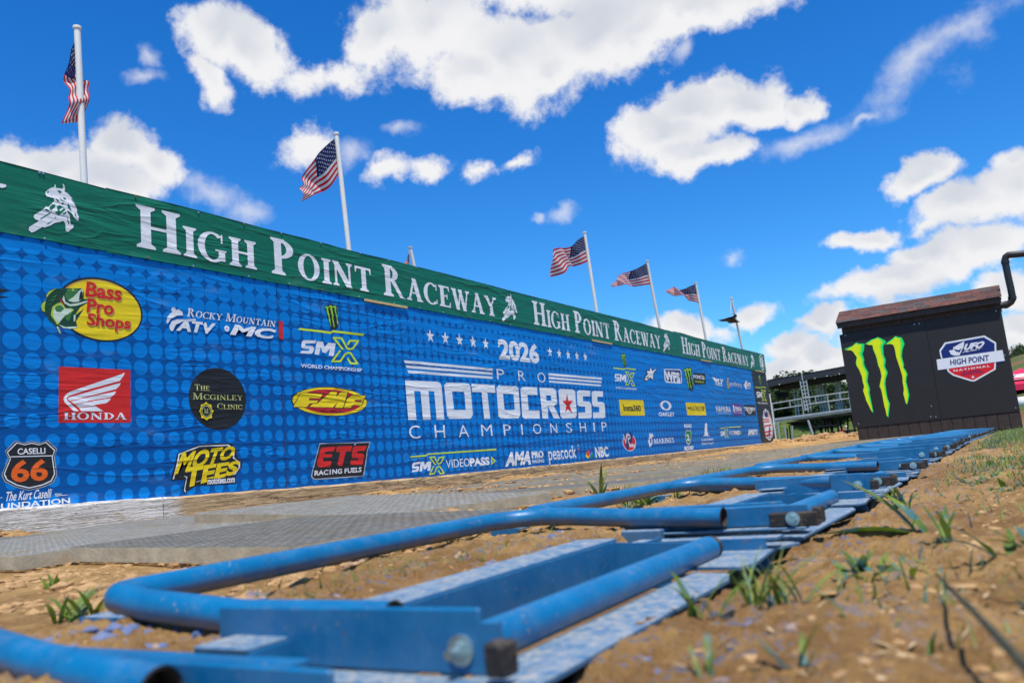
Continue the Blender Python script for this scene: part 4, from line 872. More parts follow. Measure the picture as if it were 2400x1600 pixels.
A = Art(); A.poly(ell(*c.w([(708, 1238)])[0], .085, .085, 20), P_white); A.poly(c.w([(690,1175),(700,1150),(735,1160),(745,1190),(715,1200)]), P_white); A.poly(ell(*c.w([(708, 1238)])[0], .045, .05, 16), P_navy); A.poly(c.w([(680,1230),(700,1220),(712,1300),(698,1310)]), P_white); sx(A, 'MARINES', P_white, c.bx(752,1272,980,1258,752,1212), 1.3, 1.); logo(A, bC, 'white military emblem and lettering')
A = Art(); tx(A, 'ROAD', P_white, c.bx(1098,1088,1182,1088,1098,1045), .04); tx(A, 'RECOVERY', P_white, c.bx(1100,1348,1208,1342,1100,1302), .05)
sh = [(1118,1112),(1145,1120),(1170,1110),(1178,1170),(1165,1260),(1145,1285),(1122,1262),(1105,1180)]; A.poly(c.w(sh), P_white); A.poly(c.w(shrink(sh, .9)), P_sgreen); tx(A, '2', P_white, c.bx(1128,1238,1160,1238,1128,1162), .04); logo(A, bC, 'green road shield with the figure 2')
# the hospital child, last of third banner
A = Art(); A.poly(c.w([(1335,1050),(1345,1028),(1358,1045),(1360,1140),(1372,1150),(1365,1170),(1395,1185),(1330,1180),(1310,1198),(1330,1165),(1330,1100)]), P_white); tx(A, "St. Jude Children's", P_white, c.bx(1296,1248,1432,1240,1296,1210), .02); tx(A, 'Research Hospital', P_white, c.bx(1300,1290,1434,1282,1300,1258), .02); logo(A, bC, 'white kneeling child above two lines of lettering')
# fourth banner
A = Art(); A.poly(c.w([(1415,508),(1450,512),(1470,575),(1440,545)]), P_white); tx(A, 'FLY', P_white, c.bx(1455,585,1555,590,1455,522), .06, .3); tx(A, 'RACING', P_white, c.bx(1458,603,1540,606,1458,592), .03); logo(A, bD, 'white winged three letter logo')
A = Art(); A.poly(c.w([(1590,512),(1608,516),(1600,560),(1615,632),(1592,630),(1585,570)]), P_fisho); tx(A, 'synchrony', P_white, c.bx(1620,625,1760,638,1620,550), .0); logo(A, bD, 'white thin lettering with an orange mark')
A = Art(); A.poly(c.w([(1780,600),(1808,540),(1815,580),(1808,655)]), P_white); tx(A, 'UFO', P_white, c.bx(1812,615,1862,622,1812,565), .06, .3); tx(A, 'PLAST', P_white, c.bx(1812,638,1858,642,1812,626), .04, .3); logo(A, bD, 'white shark fin logo')
A = Art(); tx(A, 'NAMURA', P_white, c.bx(1465,905,1632,908,1465,838), .01); tx(A, 'TECHNOLOGIES', P_white, c.bx(1478,925,1632,927,1478,916), .0); logo(A, bD, 'thin white capitals')
A = Art(); A.poly(c.w([(1648,810),(1755,815),(1768,945),(1658,942)]), P_purple); A.poly(ell(*c.w([(1665, 868)])[0], .05, .1, 16), P_white); tx(A, 'YAMAHA', P_white, c.bx(1680,898,1758,900,1680,842), .04); tx(A, 'RACING', P_white, c.bx(1672,920,1760,922,1672,910), .02); logo(A, bD, 'violet panel with white lettering')
A = Art(); A.poly(c.w([(1778,822),(1902,826),(1922,946),(1800,944)]), P_black); tx(A, 'TRIUMPH', P_white, c.bx(1788,895,1910,897,1788,850), .03); w0 = c.w([(1845, 888)])[0]; A.poly([ell(*w0, .22, .085, 24), ell(w0[0], w0[1]+.01, .18, .07, 24)], P_white); logo(A, bD, 'black panel with white lettering')
logo(at(VP, 1518, 1760, 1078, 1210, -18), bD, 'small video pass logo'); logo(at(AMA, 1828, 1945, 1106, 1178, -6), bD, 'small white pro racing logo')
# black banner
logo(at(SMXFULL, 1938, 2062, 480, 812, 6), bK, 'yellow and white championship logo on black')
A = Art(); o = [(2025,868),(2062,900),(2095,985),(2115,1070),(2112,1180),(2078,1235),(2035,1200),(2015,1100),(1998,980),(2003,905)]
A.poly(c.w(o), P_white); A.poly(c.w(shrink(o, .92)), P_black); A.poly(c.w(shrink(o, .86)), P_white); A.poly(c.w([(2015,920),(2040,900),(2058,930),(2050,975),(2018,960)]), P_navy); A.poly(c.w([(2015,1130),(2095,1115),(2098,1135),(2020,1150)]), P_red); A.poly(c.w([(2025,1170),(2098,1150),(2085,1180),(2040,1190)]), P_red)
A.poly(c.w([(2045,905),(2060,930),(2070,975),(2050,960)]), P_red); A.poly(c.w([(2070,1060),(2085,1100),(2075,1200),(2062,1180),(2068,1120)]), P_navy); tx(A, '250', P_red, c.bx(2012,1030,2075,1030,2012,980), .04); A.poly(c.w([(2015,1060),(2095,1050),(2098,1066),(2018,1078)]), P_red)
logo(A, bK, 'oval crest with stars and stripes')
# ------------------------------------------------------------------ starting gates
def gate_parts():
    root = empty('starting_gate', (-.85, 1.25, -.2), 'x', 'starting gate', 'blue steel starting gates lying flat in a row'); O = root.location
    r = .0215
    # U-shaped tube
    z0, z1 = -.150, -.130
    path = [(-.60, .705, z0), (-.85, .712, z0), (-1.06, .72, -.137)]
    def bend(cx, cy, rad, a0, a1, z, n=7): return [(cx+rad*math.cos(math.radians(a0+(a1-a0)*i/n)), cy+rad*math.sin(math.radians(a0+(a1-a0)*i/n)), z) for i in range(n+1)]
    path += bend(-1.09, .78, .06, -90, -180, z1)+[(-1.15, 1.2, z1), (-1.15, 1.6, z1)]+bend(-1.03, 1.705, .12, 180, 92, z1)+[(-.95, 1.822, -.134), (-.80, 1.80, -.142), (-.57, 1.775, z0)]
    MB().tube(path, r, M_paint, 16, hollow=1).build('frame_tube', root, O)
    for (x, y_, z, x2, y2) in ((-.60, .705, z0, -.64, .7062), (-.57, 1.775, z0, -.61, 1.779)):
        m = MB(); m.tube([(x, y_, z), (x2, y2, z)], r-.0025, M_inner, 16, caps=False); m.tube([(x2+.002, y2, z), (x2, y2, z)], r-.0026, M_inner, 16)
        o = []; n = 16
        for q in (r+.0003, r-.0026):
            for k in range(n): a = 2*math.pi*k/n; o.append((x+.0004, y_+q*math.cos(a), z+q*math.sin(a)))
        m.add(o, [(k, (k+1) % n, n+(k+1) % n, n+k) for k in range(n)], M_inner)
        m.build('tube_end', root, O, fix=False)
    # L-shaped hinge brackets: near one outside towards -Y, far one outside towards +Y
    m = MB(); m.box((-.82, .655, -.188), (-.455, .662, -.127), M_paint, bev=.002); m.box((-.82, .612, -.194), (-.40, .6545, -.189), M_paint_d, bev=.0015); m.box((-.455, .655, -.188), (-.435, .662, -.140), M_paint); m.build('hinge_bracket', root, O)
    m = MB(); m.box((-.83, 1.804, -.176), (-.40, 1.811, -.133), M_paint, bev=.002); m.box((-.83, 1.770, -.182), (-.40, 1.8035, -.177), M_paint_d, bev=.0015); m.box((-.83, 1.8115, -.138), (-.45, 1.835, -.133), M_paint); m.build('hinge_bracket', root, O)
    for y_, dz in ((.640, -.005), (1.788, 0)):
        bk = MB().box((-.436 if y_ < 1 else -.475, y_-.012, -.177+dz), (-.413 if y_ < 1 else -.375, y_+.013, -.147+dz), M_rubber, bev=.003)
        if y_ > 1: bk.box((-.385, y_-.008, -.172+dz), (-.368, y_+.03, -.140+dz), M_rubber, bev=.002)
        bk = bk.build('rubber_stop', root, O)
        x = -.425 if y_ > 1 else -.478; yb = y_-.013 if y_ > 1 else .655
        b = MB(); b.tube([(x, yb, -.160+dz), (x, yb-.003, -.160+dz)], .0145, M_zinc, 18, smooth=False); b.tube([(x, yb-.003, -.160+dz), (x, yb-.011, -.160+dz)], .0085, M_zinc, 6, smooth=False)
        if y_ < 1: b.tube([(x, yb-.01, -.160+dz), (x, yb-.022, -.160+dz)], .005, M_zinc, 10)
        b.build('bolt', bk, O)
    # base: channel web with dusty top flange, end plates, hinge pipe, outer flat bars
    m = MB(); m.box((-.708, .60, -.250), (-.702, 1.50, -.162), M_paint); m.box((-.795, .60, -.163), (-.7085, 1.52, -.158), M_paint_d, bev=.0015); m.build('base_channel', root, O)
    m = MB(); m.prism([(-.702, -.25), (-.60, -.25), (-.60, -.235), (-.59, -.235), (-.59, -.21), (-.56, -.21), (-.56, -.17), (-.702, -.165)], 'y', 1.50, 1.506, M_paint); m.box((-.60, 1.60, -.235), (-.44, 1.606, -.178), M_paint); m.box((-.72, 1.61, -.183), (-.42, 1.66, -.178), M_paint_d)
    m.box((-.66, 1.508, -.24), (-.655, 1.62, -.17), M_paint); m.build('end_plate', root, O)
    m = MB(); m.tube([(-.525, .70, -.184), (-.525, 1.52, -.184)], .0225, M_paint, 18); m.tube([(-.525, 1.52, -.184), (-.525, 1.545, -.184)], .0205, M_rubber, 16); m.build('hinge_pipe', root, O)
    m = MB(); m.prism([(-.505, .56), (-.432, .56), (-.422, .60), (-.422, 1.30), (-.44, 1.36), (-.505, 1.375)], 'z', -.210, -.205, M_paint_d); m.box((-.508, .56, -.245), (-.5052, 1.375, -.2052), M_paint); m.build('base_plate', root, O)
    m = MB(); m.prism([(-.535, 1.40), (-.43, 1.385), (-.415, 1.43), (-.43, 1.62), (-.40, 1.70), (-.535, 1.70)], 'z', -.204, -.199, M_paint_d); m.build('base_plate', root, O)
    m = MB(); m.box((-.80, .56, -.21), (-.705, .598, -.168), M_paint_d, bev=.002); m.build('pivot_lug', root, O)
    m = MB(); m.box((-1.30, .775, -.205), (-1.21, .78, -.168), M_paint); m.box((-1.30, .7805, -.173), (-1.20, .83, -.168), M_paint_d, bev=.001); m.build('pivot_lug', root, O)
    return root
g1 = gate_parts()
offs = [0, -1.31, 1.19, 2.30, 3.45, 4.5, 5.42, 6.45]
while offs[-1] < 16.9: offs.append(offs[-1]+1.06)
nth = ['second blue steel starting gate from the camera, complete with its two bolts', 'nearest blue steel starting gate, cut off by the bottom left corner', 'third blue steel starting gate, with the bright green tuft beside it', 'fourth blue steel starting gate counted from the camera', 'fifth blue steel starting gate counted from the camera']
words = ['sixth', 'seventh', 'eighth', 'ninth', 'tenth', 'eleventh', 'twelfth', 'thirteenth', 'fourteenth', 'fifteenth', 'sixteenth', 'seventeenth', 'eighteenth', 'nineteenth']
g1['label'] = nth[0]
for i, o in enumerate(offs):
    if i == 0: continue
    c_ = copy_tree(g1); c_.location.y += o; zz = float(rise(np.array(1.25+o)))*(1 if o > 0 else 0)
    c_.location.z += max(0, zz-.004)
    c_['label'] = nth[i] if i < 5 else f'{words[i-5]} blue steel starting gate counted from the camera' if i < len(offs)-1 else 'farthest blue steel starting gate, next to the black booth'
    if i == 1:
        c_.location.x -= .09; c_.location.z -= .011
        for ch in list(c_.children):
            if ch.name.startswith('rubber_stop') or (ch.name.startswith('hinge_bracket') and min(v.co.y for v in ch.data.vertices) < 0) or (ch.name.startswith('base_plate')):
                for b_ in list(ch.children): bpy.data.objects.remove(b_)
                bpy.data.objects.remove(ch)
    if i > 1: c_.rotation_euler = (0, rr.uniform(-.006, .006), rr.uniform(-.008, .008))
# ------------------------------------------------------------------ gratings
def grate(w, l, name, cell=.042, parts=True):
    """w along x (towards the wall), l along y; top at z=0"""
    rim = MB(); t = .004
    rim.box((0, 0, -.044), (w, .005, -.004), M_grate_rim); rim.box((0, l-.005, -.044), (w, l, -.004), M_grate_rim); rim.box((0, .005, -.044), (.005, l-.005, -.004), M_grate_rim); rim.box((w-.005, .005, -.044), (w, l-.005, -.004), M_grate_rim)
    bars = MB(); nx = int(w/cell); ny = int(l/cell); cx = w/nx; cy = l/ny
    for i in range(nx+1): x = min(max(i*cx, .004), w-.004); bars.box((x-.0026, 0.001, -.026), (x+.0026, l-.001, 0), M_grate)
    for j in range(ny+1): y_ = min(max(j*cy, .004), l-.004); bars.box((0.001, y_-.0026, -.026), (w-.001, y_+.0026, -.0015), M_grate)
    return rim, bars
GR = 'grey grid mats laid side by side behind the starting gate'
proto = {}
def place_grate(x, y_, z, w, l, yaw, tx_, label, ty_=0):
    key = (round(w, 2), round(l, 2))
    if key not in proto:
        rim, bars = grate(w, l, 'g'); e = empty('grid_mat', (0, 0, 0), label, 'grid mat', GR)
        rim.build('rim', e, (0, 0, 0), fix=False); bars.build('grid_bars', e, (0, 0, 0), fix=False); proto[key] = e
    else: e = copy_tree(proto[key]); e['label'] = label
    e.location = (x, y_, z); e.rotation_euler = (ty_+(rr.uniform(-.024, -.008) if y_ > 3.5 else 0), tx_, yaw); return e
rows = [(1.42, 1), (2.42, 2), (3.45, 3)]
# inner mats (nearest the gates) and outer mats (nearest the wall)
place_grate(-2.56, 1.50, -.114, 1.06, .92, math.radians(-5), .018, 'grid mat nearest the camera on the gate side, edge broken by red clay')
place_grate(-3.95, 1.42, -.104, 1.36, .98, math.radians(-2), .012, 'grid mat at the left edge of the picture, middle of its row')
place_grate(-5.42, 1.45, -.110, 1.44, 1.02, 0, .006, 'grid mat at the far left against the white timber')
place_grate(-3.40, 2.60, -.072, 1.40, .98, math.radians(-9), .040, 'raised grid mat whose pale front edge starts beside the white timber')
place_grate(-5.1, 2.75, -.118, 1.50, 1.0, math.radians(-3), .004, 'grid mat in the second row, tight against the timbers')
ordn = ['third', 'fourth', 'fifth', 'sixth', 'seventh', 'eighth', 'ninth', 'tenth', 'eleventh', 'twelfth', 'thirteenth', 'fourteenth', 'fifteenth', 'sixteenth', 'seventeenth']
for i, yl in enumerate(LANES[:-1]):
    d = float(rise(np.array(yl)))
    place_grate(-3.30+rr.uniform(-.06, .06), yl+.07, -.134+rr.uniform(-.008, .008), 1.72, .99, math.radians(rr.uniform(-3, 1)), .0-.004-d*.35, f'grid mat on the gate side, {ordn[i]} row from the camera')
    place_grate(-5.12+rr.uniform(-.05, .05), yl+.06+rr.uniform(-.03, .03), -.142+rr.uniform(-.008, .008), 1.76, .99, math.radians(rr.uniform(-1.5, 1)), 0, f'grid mat on the wall side, {ordn[i]} row from the camera')
# ------------------------------------------------------------------ booth
BY = 19.5
def By(x, y_): p = onY(x, y_, BY); return (float(p[0]), float(p[2]))
cb = Crop(1750, 600, 3.409)
def bw(pts): return [By(*cb.px(*p)) for p in pts]
M_panel = simple('panel_black', (.012, .011, .0105, 1), .6, 0, .15, 5, .05, 30)
M_board = simple('booth_board_brown', (.036, .025, .021, 1), .75, 0, .25, 8, .5, 60)
M_pipe = simple('black_plastic_pipe', (.014, .014, .015, 1), .45, 0, .15, 4)
M_fascia = simple('fascia_brown', (.038, .024, .021, 1), .65, 0, .2, 9)
SH = [simple('shingle_'+n, c_, .9, 0, .3, 30, .6, 120) for n, c_ in (('red', (.11, .040, .028, 1)), ('brown', (.065, .033, .026, 1)), ('grey', (.08, .062, .055, 1)), ('rust', (.14, .055, .036, 1)))]
booth = empty('starter_booth', (-1.5, BY+.7, 0), 'black booth with shingled roof, green claw mark and race badge beyond the gates', 'booth'); BO = booth.location
xl, xr = -.1545*BY, .0045*BY; zt = 2.40
MB().box((xl, BY+.02, -.32), (xr, BY+1.55, zt), M_board).build('booth_body', booth, BO)
n = 15; wd = (xr-xl)/n
bme = None
for k in range(n):
    o = MB().box((-wd/2+.006, -.011, -.14), (wd/2-.006, 0, .165), M_board, bev=.003).build('siding_board', booth) if k == 0 else bme.copy()
    if k == 0: bme = o
    else: COL.objects.link(o); o.parent = booth
    o.location = (xl+wd*(k+.5)-BO.x, BY+.019-BO.y, -.02-.006*k/2+.02)
for k in range(n):
    o = bme.copy(); COL.objects.link(o); o.parent = booth; o.scale = (1, 1, .5); o.location = (xl+wd*(k+.5)-BO.x, BY+.019-BO.y, 2.325)
px0, pxm, px1 = -.1577*BY, -.0684*BY, .0038*BY; pz0, pz1 = .0071*BY, .1141*BY
MB().box((px0, BY-.006, pz0), (pxm-.003, BY+.0065, pz1), M_panel, bev=.001).build('panel', booth, BO); MB().box((pxm+.003, BY-.003, pz0+.002), (px1, BY+.0065, pz1-.002), M_panel, bev=.001).build('panel', booth, BO)
def bpl(a, b, off): return (a, BY-.006-off, b)
for q in ((790,634),(895,1338),(1340,545),(1378,540),(1992,437),(2150,1212),(1472,1282),(1512,1284),(1475,1198),(2062,792)):
    x, z = bw([q])[0]; MB().tube([(x, BY-.006, z), (x, BY-.012, z)], .011, M_screw_s, 8).build('screw_head', booth, BO)
P2_green = print_mat('vivid_green', (.0, .80, .16, 1), .5, .0); P2_lime = print_mat('vivid_lime', (.78, .90, .0, 1), .4, 0); P2_white = print_mat('vinyl_white', (.80, .82, .84, 1), .4, 0); P2_navy = print_mat('vinyl_navy', (.008, .022, .16, 1), .4, 0); P2_red = print_mat('vinyl_red', (.72, .012, .018, 1), .4, 0)
P2_mid = print_mat('vivid_mid', (.42, .88, .02, 1), .4, 0)
A = Art()
for p in CL:
    A.poly(bw([(x, y_) for x, y_ in p]), P2_green); A.poly(bw(inner(p, .78, -5, 7)), P2_mid); A.poly(bw(inner(p, .60, -8, 10)), P2_lime)
A.build('claw_mark', bpl, booth, 'three ragged green scratches forming a claw mark', off=.001, step=.0005)
A = Art(); o = [(1540,752),(1583,690),(1900,634),(1993,690),(1996,770),(1990,905),(1822,1000),(1795,1000),(1650,955),(1610,925),(1575,860),(1548,800)]
A.poly(bw(o), P2_white); A.poly(bw([(1552,760),(1592,702),(1895,648),(1980,698),(1984,850),(1800,880),(1600,900),(1565,820)]), P2_navy); A.poly(bw([(1612,900),(1980,850),(1976,900),(1815,988),(1798,988),(1660,945),(1622,920)]), P2_red)
A.poly(bw([(1528,912),(1600,905),(1598,880),(1540,880)]), P2_navy); A.poly(bw([(1990,860),(2064,840),(2060,820),(1990,825)]), P2_navy)
A.poly(bw([(1517,826),(2044,750),(2062,835),(1528,910)]), P2_white)
def wq(*q): return bw(list(q))
A.merge(warp(text('HIGH POINT', P2_navy, .03), wq((1628,874),(1938,838),(1935,788),(1624,828)))); A.merge(warp(text('NATIONAL', P2_white, .03, 0, 1.35), wq((1655,924),(1945,884),(1942,868),(1652,908))))
A.merge(warp(text('MT. MORRIS', P2_navy, .02), wq((1730,934),(1872,918),(1870,906),(1728,922)))); A.merge(warp(text('PENNSYLVANIA', P2_navy, .02), wq((1716,952),(1890,930),(1888,920),(1714,940))))
s0 = bw([(1808, 966)])[0]; A.poly(star(s0[0], s0[1], .036, .42), P2_white)
A.poly(bw([(1617,755),(1650,750),(1650,730),(1738,680),(1735,720),(1700,793),(1660,795),(1632,785)]), P2_white); A.poly(bw([(1655,740),(1690,752),(1720,735),(1700,770),(1668,760)]), P2_navy)
A.merge(warp(text('UFO', P2_white, .06, .25), wq((1735,755),(1890,728),(1905,676),(1742,702)))); A.merge(warp(text('PLAST', P2_white, .03, .3), wq((1722,775),(1880,742),(1886,728),(1730,760))))
A.build('race_badge', bpl, booth, 'blue white and red shield badge', off=.001, step=.0003)
# roof
ex0 = float(By(1962, 760)[0]); ex1 = float(By(2347, 700)[0]); EY = BY-.10; ze = 2.47; RY = BY+.62; zr = 2.79
MB().box((ex0+.01, EY, ze-.115), (ex1-.01, EY+.03, ze+.0), M_fascia, bev=.003).build('fascia_board', booth, BO)
MB().box((ex0+.01, EY+.031, ze-.10), (ex1-.01, BY+.02, ze-.085), M_fascia).build('soffit', booth, BO)
m = MB(); m.prism([(EY+.002, ze+.001), (RY, zr-.01), (RY+.95, ze-.1), (RY+.95, ze-.12), (RY, zr-.04), (EY+.04, ze-.02)], 'x', ex0+.02, ex1-.02, M_fascia); m.build('roof_deck', booth, BO)
for x_ in (ex0, ex1-.012):
    m = MB(); m.prism([(EY-.01, ze-.05), (EY-.01, ze+.02), (RY, zr+.02), (RY, zr-.09)], 'x', x_, x_+.012, M_fascia); m.build('gable_trim', booth, BO)
nc = 6; rr = random.Random(9); sl_ = math.atan2(zr-ze, RY-EY); lng = math.hypot(zr-ze, RY-EY); exp_ = lng/nc
shm = {}
for c_ in range(nc):
    x_ = ex0-.01-rr.uniform(0, .15)
    while x_ < ex1:
        wv = rr.choice([.16, .2, .24, .3]); key = (wv, rr.randrange(4))
        if key not in shm:
            m = MB().box((0, -.012, 0), (wv-.006, exp_+.03, .013), SH[key[1]], bev=.0015); ob = m.build('shingle', booth); shm[key] = ob.data
        else: ob = bpy.data.objects.new('shingle', shm[key]); COL.objects.link(ob); ob.parent = booth
        cx = max(x_, ex0-.012); 
        ob.location = (cx-BO.x, EY-.03+math.cos(sl_)*exp_*c_-BO.y, ze+.006+math.sin(sl_)*exp_*c_+rr.uniform(0, .004)); ob.rotation_euler = (sl_+.02, 0, 0)
        if cx+wv > ex1+.02: ob.scale = ((ex1+.015-cx)/wv, 1, 1)
        x_ += wv
m = MB(); m.box((ex0, RY-.06, zr+.0), (ex1, RY+.06, zr+.018), SH[1]); m.build('ridge_cap', booth, BO)
# black drain pipe leaving the booth under the eave and rising over it
pp = [cb.px(0, 0)]; cp = Crop(2280, 570, 3.567)
pts = [(215,522),(262,518),(292,510),(318,492),(332,468),(330,445),(318,380),(295,280),(273,170),(268,140),(276,115),(296,100),(325,96),(380,92),(428,87),(620,60),(900,20)]
P3 = [onY(*cp.px(*q), BY+.12) for q in pts]
m = MB(); m.tube([tuple(p) for p in P3], .068, M_pipe, 16); pipe = m.build('drain_pipe', booth, BO); 
m = MB()
for a, b_ in ((4, 6), (8, 9), (1, 2)):
    q0, q1 = Vector(P3[a]), Vector(P3[b_]); q1 = q0+(q1-q0).normalized()*.06; m.tube([q0, q1], .078, M_pipe, 16)
m.build('pipe_collar', pipe, BO)
q0 = Vector(P3[-1]); m = MB().tube([q0, (q0.x, q0.y, 1.2), (q0.x, q0.y, -.3)], .068, M_pipe, 12); m.build('drain_pipe', booth, BO)
# ------------------------------------------------------------------ viewing platform behind
SY = 34.; cs = Crop(1780, 830, 7.467)
def sp(x, y_, Y=SY):      # a point read on the platform's front, carried back by Y-SY
    p = onY(*cs.px(x, y_), SY); return Vector((p[0], Y, p[2]))
stage = empty('viewing_platform', tuple(sp(900, 1420)), 'raised steel viewing platform with a black canopy between the wall and the black booth', 'platform'); SO = stage.location
DB = SY+3.2
def bars(lst, r, mat, name, par=None, Y=SY, each=True, n=6):
    for a in lst:
        if a[3] > 1340 and a[3] > a[1]+120: a = (a[0], a[1], a[2]+(a[2]-a[0])*.9, a[3]+(a[3]-a[1])*.9)
        m = MB(); m.tube([sp(a[0], a[1], Y), sp(a[2], a[3], Y)], r, mat, n); m.build(name, par or stage, SO)
m = MB()
def quad3(pts, mat, Y0, Y1, name):
    f = [sp(x, y_, Y0) for x, y_ in pts]; b_ = [Vector((p.x, Y1, p.z)) for p in f]; k = len(pts); m = MB()
    m.add(f+b_, [tuple(range(k)), tuple(reversed(range(k, 2*k)))]+[(i, i+k, (i+1) % k+k, (i+1) % k) for i in range(k)], mat); return m.build(name, stage, SO)
quad3([(130,458),(735,352),(735,448),(145,580)], M_canopy, SY, SY+.05, 'canopy_valance'); quad3([(755,350),(1900,135),(1900,280),(765,448)], M_canopy, SY, SY+.05, 'canopy_valance')
quad3([(733,348),(753,345),(765,455),(745,455)], M_alu, SY-.03, SY+.06, 'canopy_joint')
quad3([(145,560),(1900,262),(1900,285),(150,592)], M_blacksteel, SY+.3, DB-.3, 'canopy_ceiling')
a = [sp(130, 452, SY-.02), sp(1900, 128, SY-.02)]; rdg = [sp(230, 408, SY+1.6), sp(1040, 262, SY+1.6), sp(1900, 110, SY+1.6)]
m = MB(); m.add([a[0], sp(740, 345, SY-.02), a[1], sp(250, 405, SY+1.7), sp(1040, 258, SY+1.7), sp(1900, 88, SY+1.7)], [(0, 1, 4, 3), (1, 2, 5, 4)], M_roofgrey)
b0 = sp(150, 440, DB); m.add([sp(250, 405, SY+1.7), sp(1040, 258, SY+1.7), sp(1900, 88, SY+1.7), sp(1900, 150, DB), sp(900, 330, DB), sp(150, 470, DB)], [(0, 1, 4, 5), (1, 2, 3, 4)], M_roofgrey); m.build('canopy_top', stage, SO, fix=False)
# truss column
for Y in (SY+.02, DB-.1):
    m = MB(); ch = [((708, 470), (800, 985)), ((760, 460), (850, 1000)), ((815, 455), (895, 945))]
    for p, q in ch: m.tube([sp(*p, Y), sp(*q, Y)], .028, M_alu, 6)
    m.tube([sp(780, 460, Y+.4), sp(870, 1000, Y+.4)], .028, M_alu, 6)
    for t in np.linspace(.06, .94, 8):
        a1 = sp(*ch[0][0], Y).lerp(sp(*ch[0][1], Y), t); a2 = sp(*ch[1][0], Y).lerp(sp(*ch[1][1], Y), t); a3 = sp(*ch[2][0], Y).lerp(sp(*ch[2][1], Y), t); m.tube([a1, a2], .018, M_alu, 5); m.tube([a2, a3], .018, M_alu, 5)
    m.build('truss_column', stage, SO)
bars([(850,1150,940,1430)], .05, M_alu, 'truss_column')
for (x0, x1) in ((1075, 1150), (1780, 1850)):
    m = MB()
    for x in (x0, (x0+x1)/2, x1): m.tube([sp(x, 430, DB-.2), sp(x+70, 1010, DB-.2)], .03, M_alu, 6)
    for t in np.linspace(.05, .95, 8): m.tube([sp(x0+70*t, 430+580*t, DB-.2), sp(x1+70*t, 430+580*t, DB-.2)], .015, M_alu, 5)
    m.build('truss_column', stage, SO)
for x in (330, 385): bars([(x-25, 560, x+20, 1110)], .03, M_alu, 'truss_column', Y=DB-.2)
bars([(215,865,740,777),(250,972,745,892),(222,870,252,1125),(730,775,782,1090),(525,820,542,925),(770,768,1570,655),(880,872,1578,770),(1183,710,1236,1035),(975,745,992,858),(1402,688,1416,792),(1560,680,1602,965),(1570,655,1900,605),(1578,770,1900,722)], .024, M_alu, 'guard_rail')
bars([(330,870,900,790),(560,860,575,1010),(920,800,935,1000),(1075,760,1090,980),(1350,760,1375,960),(900,800,1580,720),(900,880,1580,800)], .018, M_alu, 'guard_rail', Y=DB-.1)
quad3([(250,1122),(1610,938),(1900,898),(1900,930),(1612,972),(255,1158)], M_alu, SY-.02, DB, 'deck'); quad3([(258,1162),(1612,978),(1900,936),(1900,958),(1614,1002),(262,1190)], M_alu, SY+.03, SY+.09, 'deck_edge')
bars([(480,1205,1640,1042),(945,1280,1370,1238),(950,1400,1700,1325),(1110,1105,1650,1060)], .034, M_blacksteel, 'brace')
for Y, dx in ((SY+.05, 0), (DB-.2, -60)):
    bars([(930+dx,1140,965+dx,1425),(1005+dx,1150,1092+dx,1420),(1090+dx,1125,1085+dx,1425),(1150+dx,1115,1205+dx,1360),(1210+dx,1110,1275+dx,1430),(1372+dx,1085,1370+dx,1425),(1590+dx,1060,1700+dx,1430)], .038, M_blacksteel, 'brace', Y=Y)
bars([(318,1180,362,1520),(440,1255,470,1470),(575,1250,575,1440),(265,1180,290,1500)], .035, M_alu, 'leg'); bars([(420,1260,440,1440),(380,1300,385,1470)], .03, M_blacksteel, 'brace', Y=SY+1)
for z in (1222, 1290, 1355): quad3([(255, z), (322, z-6), (324, z+6), (257, z+12)], M_alu, SY-.1, SY+.6, 'step')
quad3([(200,655),(385,648),(375,745),(292,758),(235,725)], M_blacksteel, SY+.6, SY+1.2, 'hanging_speaker'); quad3([(495,1195),(665,1175),(660,1240),(560,1255),(500,1230)], M_blacksteel, SY+.4, SY+1.0, 'black_box')
for (x, y_) in ((970,416),(1183,376),(350,526),(1398,341)): MB().tube([sp(x, y_, SY-.04), sp(x+4, y_+8, SY-.02)], .018, M_pole, 6).build('lamp', stage, SO)
# pale slim pole at the end of the wall, pipe bollards on the hillside
q0, q1 = onX(*cs.px(160, 690), WX), onX(*cs.px(262, 1490), WX)
tag(MB().tube([(WX, 23.6, q0[2]*23.6/q0[1]), (WX, 23.6, -.25)], .016, M_pole, 8).build('thin_pole'), 'thin pale pole standing right at the end of the black banner', 'pole')
# ------------------------------------------------------------------ trees and hill plants
def leaf_cloud(n, rad, size, seed, squash=.8):
    g = np.random.default_rng(seed); K = 26
    cc = g.normal(size=(K, 3)); cc /= np.linalg.norm(cc, axis=1)[:, None]; cc *= (g.random((K, 1))**.5)*rad*.78; cc[:, 2] *= squash
    cr_ = g.uniform(.22, .42, K)*rad; w = g.integers(0, K, n)
    d = g.normal(size=(n, 3)); d /= np.linalg.norm(d, axis=1)[:, None]; P = cc[w]+d*(cr_[w]*g.uniform(.55, 1.1, n))[:, None]
    a = g.normal(size=(n, 3)); a /= np.linalg.norm(a, axis=1)[:, None]; b_ = np.cross(a, g.normal(size=(n, 3))); b_ /= np.linalg.norm(b_, axis=1)[:, None]
    s = size*g.uniform(.5, 1.3, n)[:, None]; V = np.stack([P-a*s, P+b_*s*.6, P+a*s, P-b_*s*.6], 1).reshape(-1, 3); return V
def quads_mesh(name, V, mat):
    n = len(V)//4; me = bpy.data.meshes.new(name); me.vertices.add(len(V)); me.vertices.foreach_set('co', V.ravel().astype(np.float32)); me.loops.add(n*4); me.loops.foreach_set('vertex_index', np.arange(n*4)); me.polygons.add(n); me.polygons.foreach_set('loop_start', np.arange(0, n*4, 4)); me.update(calc_edges=True); me.materials.append(mat); return me
